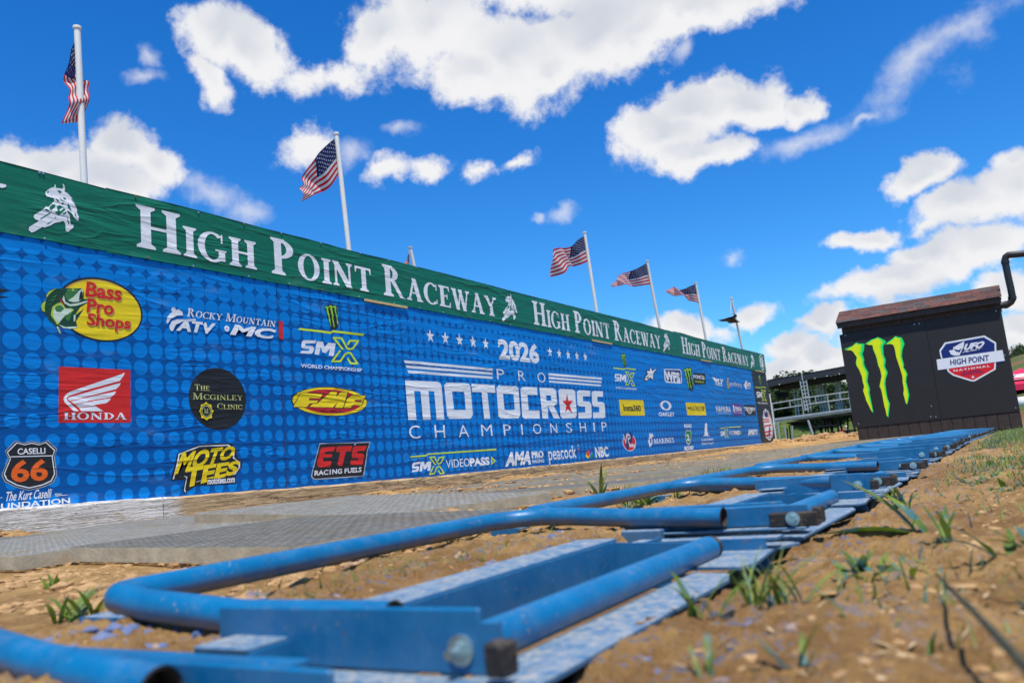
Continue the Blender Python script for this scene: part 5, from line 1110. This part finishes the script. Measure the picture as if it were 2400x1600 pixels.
crowns = [quads_mesh('crown', leaf_cloud(9000, 3.0, .17, s), M_crown) for s in (1, 2, 3)]
def trunk_mesh(seed, h):
    r_ = random.Random(seed); m = MB(); m.tube([(0, 0, -.5), (.1, 0, h*.4), (.0, .1, h*.8), (.1, .1, h*1.15)], [.26, .2, .14, .05], M_bark, 8)
    for k in range(6):
        a = r_.uniform(0, 6.28); z = h*r_.uniform(.35, .85); m.tube([(0, 0, z), (math.cos(a)*1.0, math.sin(a)*1.0, z+.8), (math.cos(a)*1.9, math.sin(a)*1.9, z+1.2)], [.09, .06, .02], M_bark, 6)
    return m
TR = [('dark leafy tree seen beneath the platform canopy, beside the wall end', -.290, 62, 0.80, 1.1), ('dark leafy tree behind the platform left of its truss column', -.262, 66, 0.84, 1.1), ('leafy tree behind the truss column of the platform', -.243, 72, 0.76, 1.3), ('broad tree behind the right part of the platform rail', -.218, 64, 0.88, 1.1),
      ('tree whose top pokes over the canopy ridge', -.205, 70, 1.16, 1.4), ('dark tree behind the platform close to the booth', -.185, 60, 0.80, 1.1), ('tree hidden mostly by the booth, left of the claw mark', -.165, 66, 0.88, 1.2), ('low bushy tree beyond the platform deck at its left end', -.276, 63, 0.55, 0.5), ('low bushy tree beyond the middle of the platform deck', -.235, 65, 0.55, 0.5), ('low bushy tree beyond the platform deck next to the booth', -.198, 64, 0.55, 0.5)]
for i, (lab, ang, Y, s, h) in enumerate(TR):
    Y *= 1.5; s *= 1.5; h *= 1.0
    x = ang*Y; z = float(ground_z(x, Y)); t = empty('leafy_tree', (x, Y, z), lab, 'tree', 'trees beyond the viewing platform')
    s *= .86; o = link('crown', crowns[i % 3], t); o.location = (0, 0, h*s+.1); o.scale = (s*1.15, s*1.15, s*.80); o.rotation_euler = (0, 0, i*1.3)
    trunk_mesh(i, h*s).build('trunk', t)
for i, (lab, px_, py_, Y, s) in enumerate([('round tree on the hilltop at the right edge, left of its neighbour', 2388, 845, 120, .72), ('large round tree on the hilltop at the right edge', 2416, 842, 124, .9), ('third hilltop tree, at the very edge of the picture', 2450, 842, 128, .95)]):
    p = onY(px_, py_, Y); zg = float(ground_z(p[0], Y)); t = empty('leafy_tree', (p[0], Y, zg), lab, 'tree', 'trees on the hilltop at the right')
    o = link('crown', crowns[i], t); o.location = (0, 0, p[2]-zg); o.scale = (s, s, s*.9); trunk_mesh(20+i, p[2]-zg-1).build('trunk', t)
# ------------------------------------------------------------------ tent, tank
M_pink = simple('tent_pink', (.72, .012, .075, 1), .6, 0, .06, 2); TNY = 46.
ct = Crop(2280, 570, 3.567); ap = onY(*ct.px(345, 1050), TNY); ev = onY(*ct.px(375, 1235), TNY); hw = 1.5; zp = ap[2]; zv = ev[2]+.28; cx = ap[0]+.25
tent = empty('canopy_tent', (cx, TNY, 0), 'bright pink canopy tent with a white logo band behind the booth at the right edge', 'tent'); TO = tent.location
m = MB(); c4 = [(cx-hw, TNY-hw, zv), (cx+hw, TNY-hw, zv), (cx+hw, TNY+hw, zv), (cx-hw, TNY+hw, zv)]; m.add(c4+[(cx, TNY, zp)], [(0, 1, 4), (1, 2, 4), (2, 3, 4), (3, 0, 4)], M_pink); m.build('roof', tent, TO)
m = MB(); v4 = [(x, y_, z-.28) for x, y_, z in c4]; m.add(c4+v4, [(0, 1, 5, 4), (1, 2, 6, 5), (2, 3, 7, 6), (3, 0, 4, 7)], M_pink); m.build('valance', tent, TO)
m = MB()
for (x, y_, z) in c4: m.tube([(x, y_, z), (x, y_, float(ground_z(x, y_))-.1)], .025, M_alu, 6)
m.build('leg', tent, TO)
A = Art(); A.poly([(0, .0), (2.2, .0), (2.2, .62), (0, .62)], P2_white); A.merge(text('MX', P_purple, .05, .3).fit((.15, .34, 1.0, .58))); A.poly([(.1, .22), (.7, .28), (.62, .12), (.3, .1)], P2_navy); A.poly([(.55, .04), (1.2, .04), (1.3, .2), (.7, .24)], P2_red)
sn = math.atan2(zp-zv, hw)
A.build('logo_band', lambda a, b_, off: (cx-1.1+a, TNY-hw*1.+.22+(b_)*math.cos(sn)*.9-off*math.sin(sn)*8, zv+.19+b_*math.sin(sn)*.9+off*8), tent, 'white logo band', off=.004)
pt = onY(*ct.px(410, 1333), 38); tag(MB().tube([(pt[0]-.35, 38, pt[2]), (pt[0]-.3, 38, pt[2]), (pt[0]+.6, 38, pt[2]), (pt[0]+.7, 38, pt[2])], [.10, .24, .24, .1], M_pole, 20).build('water_tank'), 'white rounded tank below the pink tent at the right edge', 'tank')
# ------------------------------------------------------------------ people
def person(loc, facing, shirt, pants, hair, label, cap=None, bag=None, lean=.15):
    sk = simple('skin', (.45, .24, .16, 1), .6); R = Matrix.Rotation(facing, 4, 'Z')
    e = empty('person', loc, label, 'person')
    def body(name, verts, edges, rad, mat, par=e):
        me = bpy.data.meshes.new(name); me.from_pydata([R@Vector(v) for v in verts], edges, []); me.materials.append(mat)
        o = link(name, me, par); sm_ = o.modifiers.new('s', 'SKIN'); 
        for i, r_ in enumerate(rad): me.skin_vertices[0].data[i].radius = r_ if isinstance(r_, tuple) else (r_, r_)
        me.skin_vertices[0].data[0].use_root = True; o.modifiers.new('u', 'SUBSURF').levels = 2; o.modifiers['u'].render_levels = 2; return o
    f = lean
    # pelvis, waist, chest, neck, head ; legs ; arms  (x = side, y = forward is -y)
    V = [(0,0,.93),(0,-f*.4,1.12),(0,-f,1.38),(0,-f*1.25,1.52),(0,-f*1.5,1.60),(0,-f*1.6,1.74),
         (.10,0,.88),(.12,-.05,.50),(.12,.02,.10),(.12,-.14,.04),(-.10,0,.88),(-.12,-.05,.50),(-.12,.02,.10),(-.12,-.14,.04),
         (.19,-f,1.42),(.26,-f-.02,1.16),(.22,-f-.24,1.04),(.20,-f-.32,1.02),(-.19,-f,1.42),(-.26,-f-.02,1.16),(-.22,-f-.24,1.04),(-.20,-f-.32,1.02)]
    E_ = [(0,1),(1,2),(2,3),(3,4),(4,5),(0,6),(6,7),(7,8),(8,9),(0,10),(10,11),(11,12),(12,13),(2,14),(14,15),(15,16),(16,17),(2,18),(18,19),(19,20),(20,21)]
    ra = [(.15,.11),(.135,.10),(.17,.11),.058,(.085,.095),(.075,.085),.085,.06,.042,.035,.085,.06,.042,.035,.06,.045,.035,.03,.06,.045,.035,.03]
    me = bpy.data.meshes.new('body'); body('body', V, E_, ra, sk)
    body('shirt', [V[0], V[1], V[2], (0, -f*1.15, 1.47), V[14], (.25, -f-.02, 1.22), V[18], (-.25, -f-.02, 1.22)], [(0,1),(1,2),(2,3),(2,4),(4,5),(2,6),(6,7)], [(.17,.13),(.155,.12),(.185,.125),.075,.075,.06,.075,.06], shirt)
    body('trousers', [(0,0,.95), V[6], V[7], V[8], V[10], V[11], V[12]], [(0,1),(1,2),(2,3),(0,4),(4,5),(5,6)], [(.16,.125),.10,.078,.06,.10,.078,.06], pants)
    h = MB(); hc = R@Vector((0, -f*1.55, 1.70)); bm = bmesh.new(); bmesh.ops.create_uvsphere(bm, u_segments=14, v_segments=9, radius=.108)
    vs = [v.co.copy() for v in bm.verts]; fs = [[v.index for v in q.verts] for q in bm.faces]; bm.free()
    h.add([hc+Vector((v.x*.88, v.y*1.0, max(v.z, -.03)*1.0+.025)) for v in vs], fs, cap or hair, True)
    if cap: h.add([hc+R@Vector(p) for p in [(-.07, -.08, .03), (.07, -.08, .03), (.05, -.19, .015), (-.05, -.19, .015)]], [(0, 1, 2, 3)], cap)
    h.build('cap' if cap else 'hair', e)
    n = MB(); fc = hc+R@Vector((0, -.092, -.02)); n.add([fc+R@Vector(p) for p in [(-.015, .01, -.02), (.015, .01, -.02), (0, .01, .03), (0, -.025, -.015)]], [(0, 1, 3), (1, 2, 3), (2, 0, 3)], sk); n.build('nose', e)
    return e
M_sred = simple('shirt_red', (.62, .02, .03, 1), .8); M_sdark = simple('shirt_dark', (.05, .05, .07, 1), .8); M_jean = simple('jeans', (.05, .09, .2, 1), .8); M_hair = simple('hair_dark', (.02, .014, .01, 1), .7); M_cap = simple('cap_white', (.75, .76, .78, 1), .7)
for (x, y_, sh, hr, cp_, lab, fa) in [(1395, 1255, M_sred, M_hair, None, 'person in a bright red top with dark hair, stooping beneath the platform', .7), (1538, 1250, M_sdark, M_hair, M_cap, 'person in a dark shirt and white cap beside the red top', -2.4)]:
    Yp = 78.; p = onY(*cs.px(x, y_), Yp); person((p[0], Yp, p[2]-1.80), fa, sh, M_jean if hr else M_jean, hr, lab, cp_, lean=.28 if cp_ is None else .12)
# ------------------------------------------------------------------ flags
F_red = simple('flag_red', (.68, .012, .02, 1), .7, 0, .1, 6); F_white = simple('flag_white', (.80, .79, .77, 1), .7, 0, .04, 6); F_blue = simple('flag_navy', (.012, .022, .12, 1), .7, 0, .1, 6); F_dark = simple('flag_dark', (.012, .013, .03, 1), .7)
for m_ in (F_red, F_white, F_blue):
    t_ = m_.node_tree; b_ = t_.nodes['Principled BSDF']; src = b_.inputs['Base Color'].links[0].from_socket; tr = t_.nodes.new('ShaderNodeBsdfTranslucent'); t_.links.new(src, tr.inputs[0])
    mx = t_.nodes.new('ShaderNodeMixShader'); mx.inputs[0].default_value = .5; t_.links.new(b_.outputs[0], mx.inputs[1]); t_.links.new(tr.outputs[0], mx.inputs[2]); t_.links.new(mx.outputs[0], t_.nodes['Material Output'].inputs[0])
def cat(P, t):
    n = len(P)-1; t = t*n; i = min(int(t), n-1); f = t-i; g = lambda k: P[max(0, min(n, k))]; p0, p1, p2, p3 = g(i-1), g(i), g(i+1), g(i+2)
    return .5*((2*p1)+(p2-p0)*f+(2*p0-5*p1+4*p2-p3)*f*f+(3*p1-p0-3*p2+p3)*f*f*f)
def flag_pole(px_top, px_bot, X, r, lab, base_z=None):
    a = Vector(onX(*px_top, X)); b_ = Vector(onX(*px_bot, X)); d = (b_-a).normalized(); end = b_+d*((b_.z+.1)/max(.2, -d.z))
    m = MB(); m.tube([a, end], [r, r*1.15], M_pole, 12); m.tube([a-d*.0, a-d*.02], r*1.3, M_pole, 12)
    e = empty('flag_pole', tuple(end), lab, 'flagpole', 'white flagpoles along the back of the wall'); m.build('pole', e, end)
    return e, a, end
def us_flag(crop, top, bot, X, amp, waves, lab, fold=0., stars=True):
    T = [Vector(onX(*crop.px(*p), X)) for p in top]; B_ = [Vector(onX(*crop.px(*p), X)) for p in bot]
    def Sf(u, v):
        p = cat(T, u).lerp(cat(B_, u), v); w = amp*math.sin(waves*2*math.pi*u+v*1.7)*min(1, u*4)+amp*.4*math.sin(waves*5.1*u*3+v*5)*min(1, u*3)
        p = p.copy(); p.x += w; p.z += amp*.35*math.sin(waves*6.28*u*1.0+1+v*2)*min(1, u*3); return p
    e = empty('american_flag', tuple(T[0]), lab, 'flag', 'american flags flying over the wall'); o0 = T[0]
    nu, nv = 40, 13; vs = [Sf(i/nu, j/(nv*2)) for i in range(nu+1) for j in range(nv*2+1)]; m = MB(); k = nv*2+1; base = 0
    m.v = [tuple(p) for p in vs]; mi = {x: m.mi(x) for x in (F_red, F_white, F_blue)}
    for i in range(nu):
        for j in range(nv*2):
            s = j//2; mat = F_blue if (i/nu < .4 and s < 7) else (F_red if s % 2 == 0 else F_white)
            m.f.append((i*k+j, (i+1)*k+j, (i+1)*k+j+1, i*k+j+1)); m.m.append(mi[mat]); m.smooth.append(True)
    m.build('flag_cloth', e, o0, fix=False)
    if stars:
        m = MB(); 
        for rw in range(9):
            for cl in range(6 if rw % 2 == 0 else 5):
                cu = (.4/12)*(1+2*cl+(rw % 2)); cv = (7/13/10)*(rw+1)
                for off in (-.006, .006):
                    q = []
                    for kx in range(10):
                        rr_ = .0165 if kx % 2 == 0 else .0066; a = math.radians(90+36*kx); p = Sf(max(.001, cu+rr_*math.cos(a)), cv-rr_*1.75*math.sin(a)); p.x += off; q.append(p)
                    m.add(q, [tuple(range(10))], F_white)
        m.build('star_field', e, o0, fix=False)
    m = MB(); m.tube([cat([T[0], T[0].lerp(B_[0], .5), B_[0]], t/6)+Vector((0, .01, 0)) for t in range(7)], .012, F_white, 6); m.build('hoist_band', e, o0)
    return e
cf8 = Crop(100, 50, 2.851); cf3 = Crop(1260, 530, 4.523); cw = Crop(900, 550, 6.533)
PXX = WX-.12
flag_pole((181, 68), (197.5, 430), PXX, .0255, 'leftmost white flagpole, with a flag hanging limp beside it'); flag_pole(cf8.px(1962, 757), cf8.px(2045, 1515), PXX, .0255, 'second white flagpole from the left, over the green banner')
flag_pole(cf3.px(497, 72), cf3.px(622, 885), PXX, .028, 'white flagpole above the second raceway lettering, left of the group of four'); flag_pole(cf3.px(1158, 373), cf3.px(1290, 1060), PXX, .028, 'second white flagpole of the group of four'); flag_pole(cf3.px(1675, 603), cf3.px(1783, 1192), PXX, .028, 'third white flagpole of the group of four')
flag_pole(cf3.px(2053, 765), cf3.px(2168, 1290), PXX, .028, 'last white flagpole, with a dark furled flag'); flag_pole(cw.px(398, 197), cw.px(455, 458), -10.5, .040, 'short tip of a white pole showing above the middle of the green banner')
us_flag(cf8, [(222,120),(178,205),(165,330),(180,470),(150,560),(145,662)], [(240,395),(272,390),(318,410),(285,520),(292,600),(285,668)], PXX-.03, .045, 1.6, 'limp american flag at the far left, hanging down its pole')
us_flag(cf8, [(1950,785),(1870,850),(1810,915),(1760,1020),(1742,1095),(1700,1130)], [(1976,1022),(1915,1105),(1885,1130),(1830,1160),(1790,1170),(1735,1195)], PXX-.03, .04, 1.2, 'american flag drooping to the left on the second pole')
us_flag(cf3, [(490,108),(415,150),(345,208),(285,218),(180,250),(125,288)], [(530,375),(455,400),(395,420),(330,440),(240,505),(150,522)], PXX-.03, .05, 1.3, 'widest flying american flag, first of the group of four')
us_flag(cf3, [(1145,398),(1070,438),(990,465),(900,508),(840,550),(795,590)], [(1188,618),(1090,625),(1000,630),(930,624),(860,626),(790,632)], PXX-.03, .05, 1.4, 'american flag in the middle of the group, stretched to a point')
us_flag(cf3, [(1670,617),(1600,640),(1525,662),(1470,658),(1415,650),(1375,672)], [(1703,817),(1640,785),(1590,750),(1520,738),(1450,725),(1385,692)], PXX-.03, .06, 1.6, 'small twisted american flag on the third pole of the group')
us_flag(cw, [(382,255),(350,330),(320,430),(305,520)], [(378,420),(380,470),(382,520),(384,560)], -10.5, .05, 1., 'navy corner of a flag just above the middle of the green banner')
T = [Vector(onX(*cf3.px(*p), PXX)) for p in [(2050,925),(2040,968),(2025,965),(2000,982),(1955,984)]]; B_ = [Vector(onX(*cf3.px(*p), PXX)) for p in [(2112,1020),(2095,1024),(2060,1020),(2010,1005),(1960,992)]]; m = MB(); k = 9
m.add([cat(T, i/16).lerp(cat(B_, i/16), j/8)+Vector((.12*math.sin(i*.9+j*.7), 0, 0)) for i in range(17) for j in range(9)], [(i*k+j, (i+1)*k+j, (i+1)*k+j+1, i*k+j+1) for i in range(16) for j in range(8)], F_dark, True)
e = empty('dark_flag', tuple(T[0]), 'nearly black flag bunched up halfway down the last pole', 'flag'); m.build('flag_cloth', e, T[0], fix=False)
m = MB(); m.tube([Vector(onX(*cf3.px(*p), PXX)) for p in [(2053, 772), (2046, 850), (2048, 925)]], .006, M_rope, 5); m.build('rope', e, T[0])
# ------------------------------------------------------------------ grass, weeds, clods, litter
def blades(P, H, Wd, lean, seed, seg=3, curl=.5):
    g = np.random.default_rng(seed); n = len(P); a = g.uniform(0, 2*np.pi, n); d = np.stack([np.cos(a), np.sin(a), 0*a], 1); side = np.stack([-np.sin(a), np.cos(a), 0*a], 1)
    ln = lean*g.uniform(.4, 1.5, n); rows_ = []
    for k in range(seg+1):
        t = k/seg; c = P+d*(H*ln*(t**1.6))[:, None]+np.array([0, 0, 1])*(H*(t-curl*.35*ln*t*t))[:, None]; w = (Wd*(1-t**1.5)*.5+.0002)[:, None]*side; rows_ += [c-w, c+w]
    V = np.stack(rows_, 1).reshape(-1, 3); F = []
    b = (np.arange(n)*(2*(seg+1)))[:, None]
    for k in range(seg): F.append(b+np.array([2*k, 2*k+1, 2*k+3, 2*k+2]))
    F = np.stack(F, 1).reshape(-1, 4); return V, F
def np_mesh(name, V, F, mat):
    me = bpy.data.meshes.new(name); me.vertices.add(len(V)); me.vertices.foreach_set('co', V.ravel().astype(np.float32)); me.loops.add(F.size); me.loops.foreach_set('vertex_index', F.ravel()); me.polygons.add(len(F)); me.polygons.foreach_set('loop_start', np.arange(0, F.size, F.shape[1])); me.polygons.foreach_set('use_smooth', np.ones(len(F), bool)); me.update(calc_edges=True); me.materials.append(mat); return me
def scatter(n, x0, x1, y0, y1, yb=1., seed=0, dens=None, thr=.5, f=1.5):
    g = np.random.default_rng(seed); y_ = y0*(y1/y0)**(g.random(n*3)) if yb != 0 else g.uniform(y0, y1, n*3); x = g.uniform(x0, x1, n*3)
    keep = (fbm(x, y_, f, 3, .6, seed+50)*.5+.5) > thr if dens is None else g.random(n*3) < dens(x, y_)
    x, y_ = x[keep][:n], y_[keep][:n]; return np.stack([x, y_, gz(x, y_)-.003], 1)
parts_ = []
g_ = np.random.default_rng(5)
P = scatter(60000, -.32, 3.2, 3.0, 20, 1, 1, dens=lambda x, y_: np.exp(-((x-(.12+.035*y_))/(.22+.05*y_))**2)*(.10+.90*(fbm(x, y_, 2.4, 4, .6, 60) > -.16))*np.clip((y_-2.2)/3, 0, 1)); parts_.append((P, g_.uniform(.018, .075, len(P))*(.5+.5*np.clip((P[:, 1]-3)/6, 0, 1)), g_.uniform(.0022, .006, len(P))))
P = scatter(2600, -.25, 3.5, .8, 20, 1, 2, thr=.56, f=2.5); parts_.append((P, g_.uniform(.012, .05, len(P)), g_.uniform(.002, .005, len(P))))
P = scatter(1500, -1.6, -1.18, 2.2, 18, 1, 3, thr=.53, f=2.0); parts_.append((P, g_.uniform(.02, .08, len(P)), g_.uniform(.003, .006, len(P))))
P = scatter(500, -1.12, -.80, .9, 12, 1, 4, thr=.57, f=4); parts_.append((P, g_.uniform(.008, .03, len(P)), g_.uniform(.0015, .003, len(P))))
P = scatter(2500, -1.2, 4, 17.5, 22, 0, 6, dens=lambda x, y_: (x > .15)*.8+.05); parts_.append((P, g_.uniform(.05, .16, len(P)), g_.uniform(.006, .012, len(P))))
P = scatter(6000, -9, 5, 24, 42, 0, 7, dens=lambda x, y_: .8+0*x); parts_.append((P, g_.uniform(.05, .15, len(P)), g_.uniform(.01, .02, len(P))))
Vs, Fs, off = [], [], 0
for k, (P, H, Wd) in enumerate(parts_): V, F = blades(P, H, Wd, .95, 30+k); Vs.append(V); Fs.append(F+off); off += len(V)
tag(link('grass', np_mesh('grass', np.concatenate(Vs), np.concatenate(Fs), M_grass)), 'short sparse grass, partly sprayed blue, along the gate line', 'grass', kind='stuff')
# flat broadleaf ground cover patches right of the gates
P = scatter(4600, -.2, 3.2, 2.0, 19, 1, 12, thr=.545, f=1.6); V, F = blades(P, g_.uniform(.012, .045, len(P)), g_.uniform(.008, .018, len(P)), 1.5, 77, 3, .8)
tag(link('ground_cover', np_mesh('ground_cover', V, F, M_leafg)), 'low broad-leaved weeds spread over the clay right of the gates', 'weeds', kind='stuff')
def clods(P, R_, name, mat, lab, cat_, seed, flat=.7):
    bm = bmesh.new(); bmesh.ops.create_icosphere(bm, subdivisions=1, radius=1); b = np.array([v.co[:] for v in bm.verts]); f = np.array([[v.index for v in q.verts] for q in bm.faces]); bm.free()
    g = np.random.default_rng(seed); n = len(P); nb = len(b); V = b[None]*(1+g.normal(0, .20, (n, nb, 1))); V = V*np.stack([g.uniform(.7, 1.3, n), g.uniform(.7, 1.3, n), g.uniform(.5, 1., n)*flat], 1)[:, None]*R_[:, None, None]
    a = g.uniform(0, 6.28, n); ca, sa = np.cos(a)[:, None], np.sin(a)[:, None]; V = np.stack([V[..., 0]*ca-V[..., 1]*sa, V[..., 0]*sa+V[..., 1]*ca, V[..., 2]], -1)+P[:, None]; F = (f[None]+np.arange(n)[:, None, None]*nb).reshape(-1, 3)
    me = np_mesh(name, V.reshape(-1, 3), F, mat); me.polygons.foreach_set('use_smooth', np.zeros(len(F), bool)); tag(link(name, me), lab, cat_, kind='stuff')
L_ = [scatter(4200, -2.9, -1.18, .9, 5, 1, 20, thr=.40, f=3), scatter(900, -5.55, -5.2, 3., 22, 1, 21, thr=.3, f=3), scatter(1500, -1.15, -.8, .8, 9, 1, 22, thr=.45, f=5), scatter(9000, -.38, 2.6, .35, 9, 1, 23, thr=.40, f=3), scatter(600, -9, -3, 23, 24.6, 0, 24, thr=.3), scatter(2600, -5.3, -1.2, 2.4, 18, 1, 25, dens=lambda x, y_: (np.abs(((y_+.03*(x+3.4)-3.66+.56) % 1.12)-.56) < .09)*.9+(x > -1.55)*.5), scatter(700, -5.6, -4.2, 2.2, 3.9, 1, 26, thr=.4), scatter(260, -1.35, -.85, .6, .98, 1, 27, thr=.35)]
q_ = L_[5]; on = q_[:, 0] < -1.6; q_[on, 2] = np.maximum(q_[on, 2], -.148)
g_ = np.random.default_rng(8); R_ = np.concatenate([np.clip(g_.lognormal(math.log(.0085), .65, len(L_[0])), .003, .04), g_.uniform(.008, .035, len(L_[1])), np.clip(g_.lognormal(math.log(.0045), .5, len(L_[2])), .002, .014), np.clip(g_.lognormal(math.log(.0048), .65, len(L_[3])), .0018, .008+.010*np.clip(L_[3][:, 1]-.6, 0, 1.2)), g_.uniform(.03, .14, len(L_[4])), g_.uniform(.006, .026, len(L_[5])), g_.uniform(.006, .03, len(L_[6])), g_.uniform(.004, .015, len(L_[7]))])
clods(np.concatenate(L_), R_, 'dirt_clods', M_clod, 'crumbled clay clods and pebbles lying on the dirt', 'dirt', 3)
# straw, chips, dead blades on the right-hand clay
P = scatter(1000, -.33, 2.6, .45, 9, 1, 40, thr=.42, f=3); g = np.random.default_rng(2); n = len(P); a = g.uniform(0, 6.28, n); l = g.uniform(.008, .04, n)*.5; w = g.uniform(.0015, .006, n)*.5; d = np.stack([np.cos(a), np.sin(a), g.uniform(-.15, .35, n)], 1); s_ = np.stack([-np.sin(a), np.cos(a), g.uniform(-.4, .4, n)], 1); P[:, 2] += .007
V = np.stack([P-d*l[:, None], P+s_*w[:, None], P+d*l[:, None], P-s_*w[:, None]], 1).reshape(-1, 3); tag(link('straw_litter', np_mesh('straw_litter', V, np.arange(len(V)).reshape(-1, 4), M_straw)), 'dry straw and wood chips scattered on the clay', 'litter', kind='stuff')
# single weeds one can point at
def weed(px, zz, n, L0, wd, lab, seed, mat=None, up=.9, dry=False, name='weed', cat_='weed', jitter=.01, loc=None):
    p = onZ(*px, zz) if loc is None else np.array(loc); z = float(gz(np.array([p[0]]), np.array([p[1]]))[0])-.004; r_ = random.Random(seed); e = empty(name, (p[0], p[1], z), lab, cat_)
    for k in range(n):
        a = r_.uniform(0, 6.28); L1 = L0*r_.uniform(.55, 1.15); w = wd*r_.uniform(.6, 1.2); le = r_.uniform(.25, 1.)*(1.2-up)+.15; dx, dy = math.cos(a), math.sin(a); bx, by_ = r_.uniform(-jitter, jitter), r_.uniform(-jitter, jitter)
        vs = []; N_ = 6
        for q in range(N_+1):
            t = q/N_; rr_ = L1*(t*le+t*t*le*.6); h = L1*(t*math.sqrt(max(.05, 1-le*le*.5))-t*t*le*.55); ww = w*math.sin(math.pi*min(1, .12+.88*t))**.8*.5; tw = (r_.random()-.5)*.002
            c = Vector((bx+dx*rr_, by_+dy*rr_, h)); sd = Vector((-dy, dx, .15))*ww; vs += [c-sd, c+Vector((0, 0, -ww*.35)), c+sd]
        m = MB(); m.add(vs, [(3*q+i, 3*q+i+1, 3*q+i+4, 3*q+i+3) for q in range(N_) for i in (0, 1)], mat or M_leafg, True); m.build('leaf', e, (0, 0, 0), fix=False)
    return e
weed((170, 1455), -.20, 26, .075, .011, 'blue-stained weed in the clay left of the nearest gate tube', 1, up=.6, jitter=.03)
weed((120, 1400), -.20, 7, .045, .013, 'small green seedling left of the blue-stained weed', 2, up=.6)
weed((1405, 1180), -.19, 8, .17, .016, 'tall weed with a blue tip at the corner of the grid mats', 3, up=.95)
weed((1470, 1185), -.19, 6, .14, .018, 'upright weed beside the tall blue-tipped one', 4, up=.95); weed((1515, 1185), -.19, 22, .095, .016, 'bushy blue and green weed in front of the third gate tube', 5, up=.6, jitter=.03)
weed((445, 1385), -.19, 9, .042, .007, 'small star-shaped weed just inside the nearest bent tube', 6, up=.8); weed((720, 1240), -.13, 5, .05, .022, 'single bright leaf growing through the grid mat', 7, up=.7)
weed((1800, 1430), -.21, 26, .10, .005, 'green grass tuft beside the dusty blue bar', 8, up=.8, jitter=.03, name='grass_tuft', cat_='grass tuft'); weed((1890, 1400), -.21, 16, .10, .0045, 'thin arching grass tuft right of the dusty bar', 9, up=.6, jitter=.04, name='grass_tuft', cat_='grass tuft')
weed((1650, 1450), -.21, 10, .085, .010, 'short weed against the dusty bar, in front of the grass tuft', 10, up=.7, jitter=.02)
weed((2110, 1170), -.2, 16, .095, .012, 'upright dandelion-like weed beside the third gate hinge', 11, up=.85, jitter=.02); weed((2165, 1240), -.2, 3, .19, .038, 'large olive leaf lying right of the second hinge bolt', 12, up=.25)
weed((2225, 1275), -.2, 5, .085, .011, 'forked blue-green seedling in the clay right of the large olive leaf', 13, up=.8)
q0, q1, q2 = onZ(2195, 1345, -.165), onZ(2290, 1440, -.155), onZ(2430, 1590, -.15)
tag(MB().tube([tuple(q0), tuple(q1), tuple(q2)], [.0015, .0028, .004], simple('dry_stem', (.045, .045, .018, 1), .8, 0, .4, 60), 8).build('dry_stem'), 'dark dry stem lying across the lower right corner', 'stem')
weed((1860, 1545), -.2, 5, .07, .009, 'blurred green sprout at the bottom right of the bars', 15, up=.8)
weed((1640, 1560), -.2, 4, .05, .006, 'tiny sprout at the bottom edge right of the bolt', 16, up=.8); weed((2380, 1330), -.2, 9, .06, .012, 'low green weed at the right edge', 17, up=.5, jitter=.03)
weed((2060, 1330), -.2, 18, .045, .012, 'flat rosette of small leaves in the clay', 18, up=.3, jitter=.05); weed((640, 1390), -.19, 8, .035, .003, 'thin sprouts between the nearest tube and the channel', 19, up=.9, jitter=.05)
weed((1080, 1280), -.19, 7, .05, .0035, 'thin sprouts by the far bend of the nearest tube', 20, up=.9, jitter=.05)
for i, (a, b_) in enumerate([((870, 1222), .02), ((1010, 1275), .01), ((730, 1300), .01)]): pass
S.render.engine = 'CYCLES'
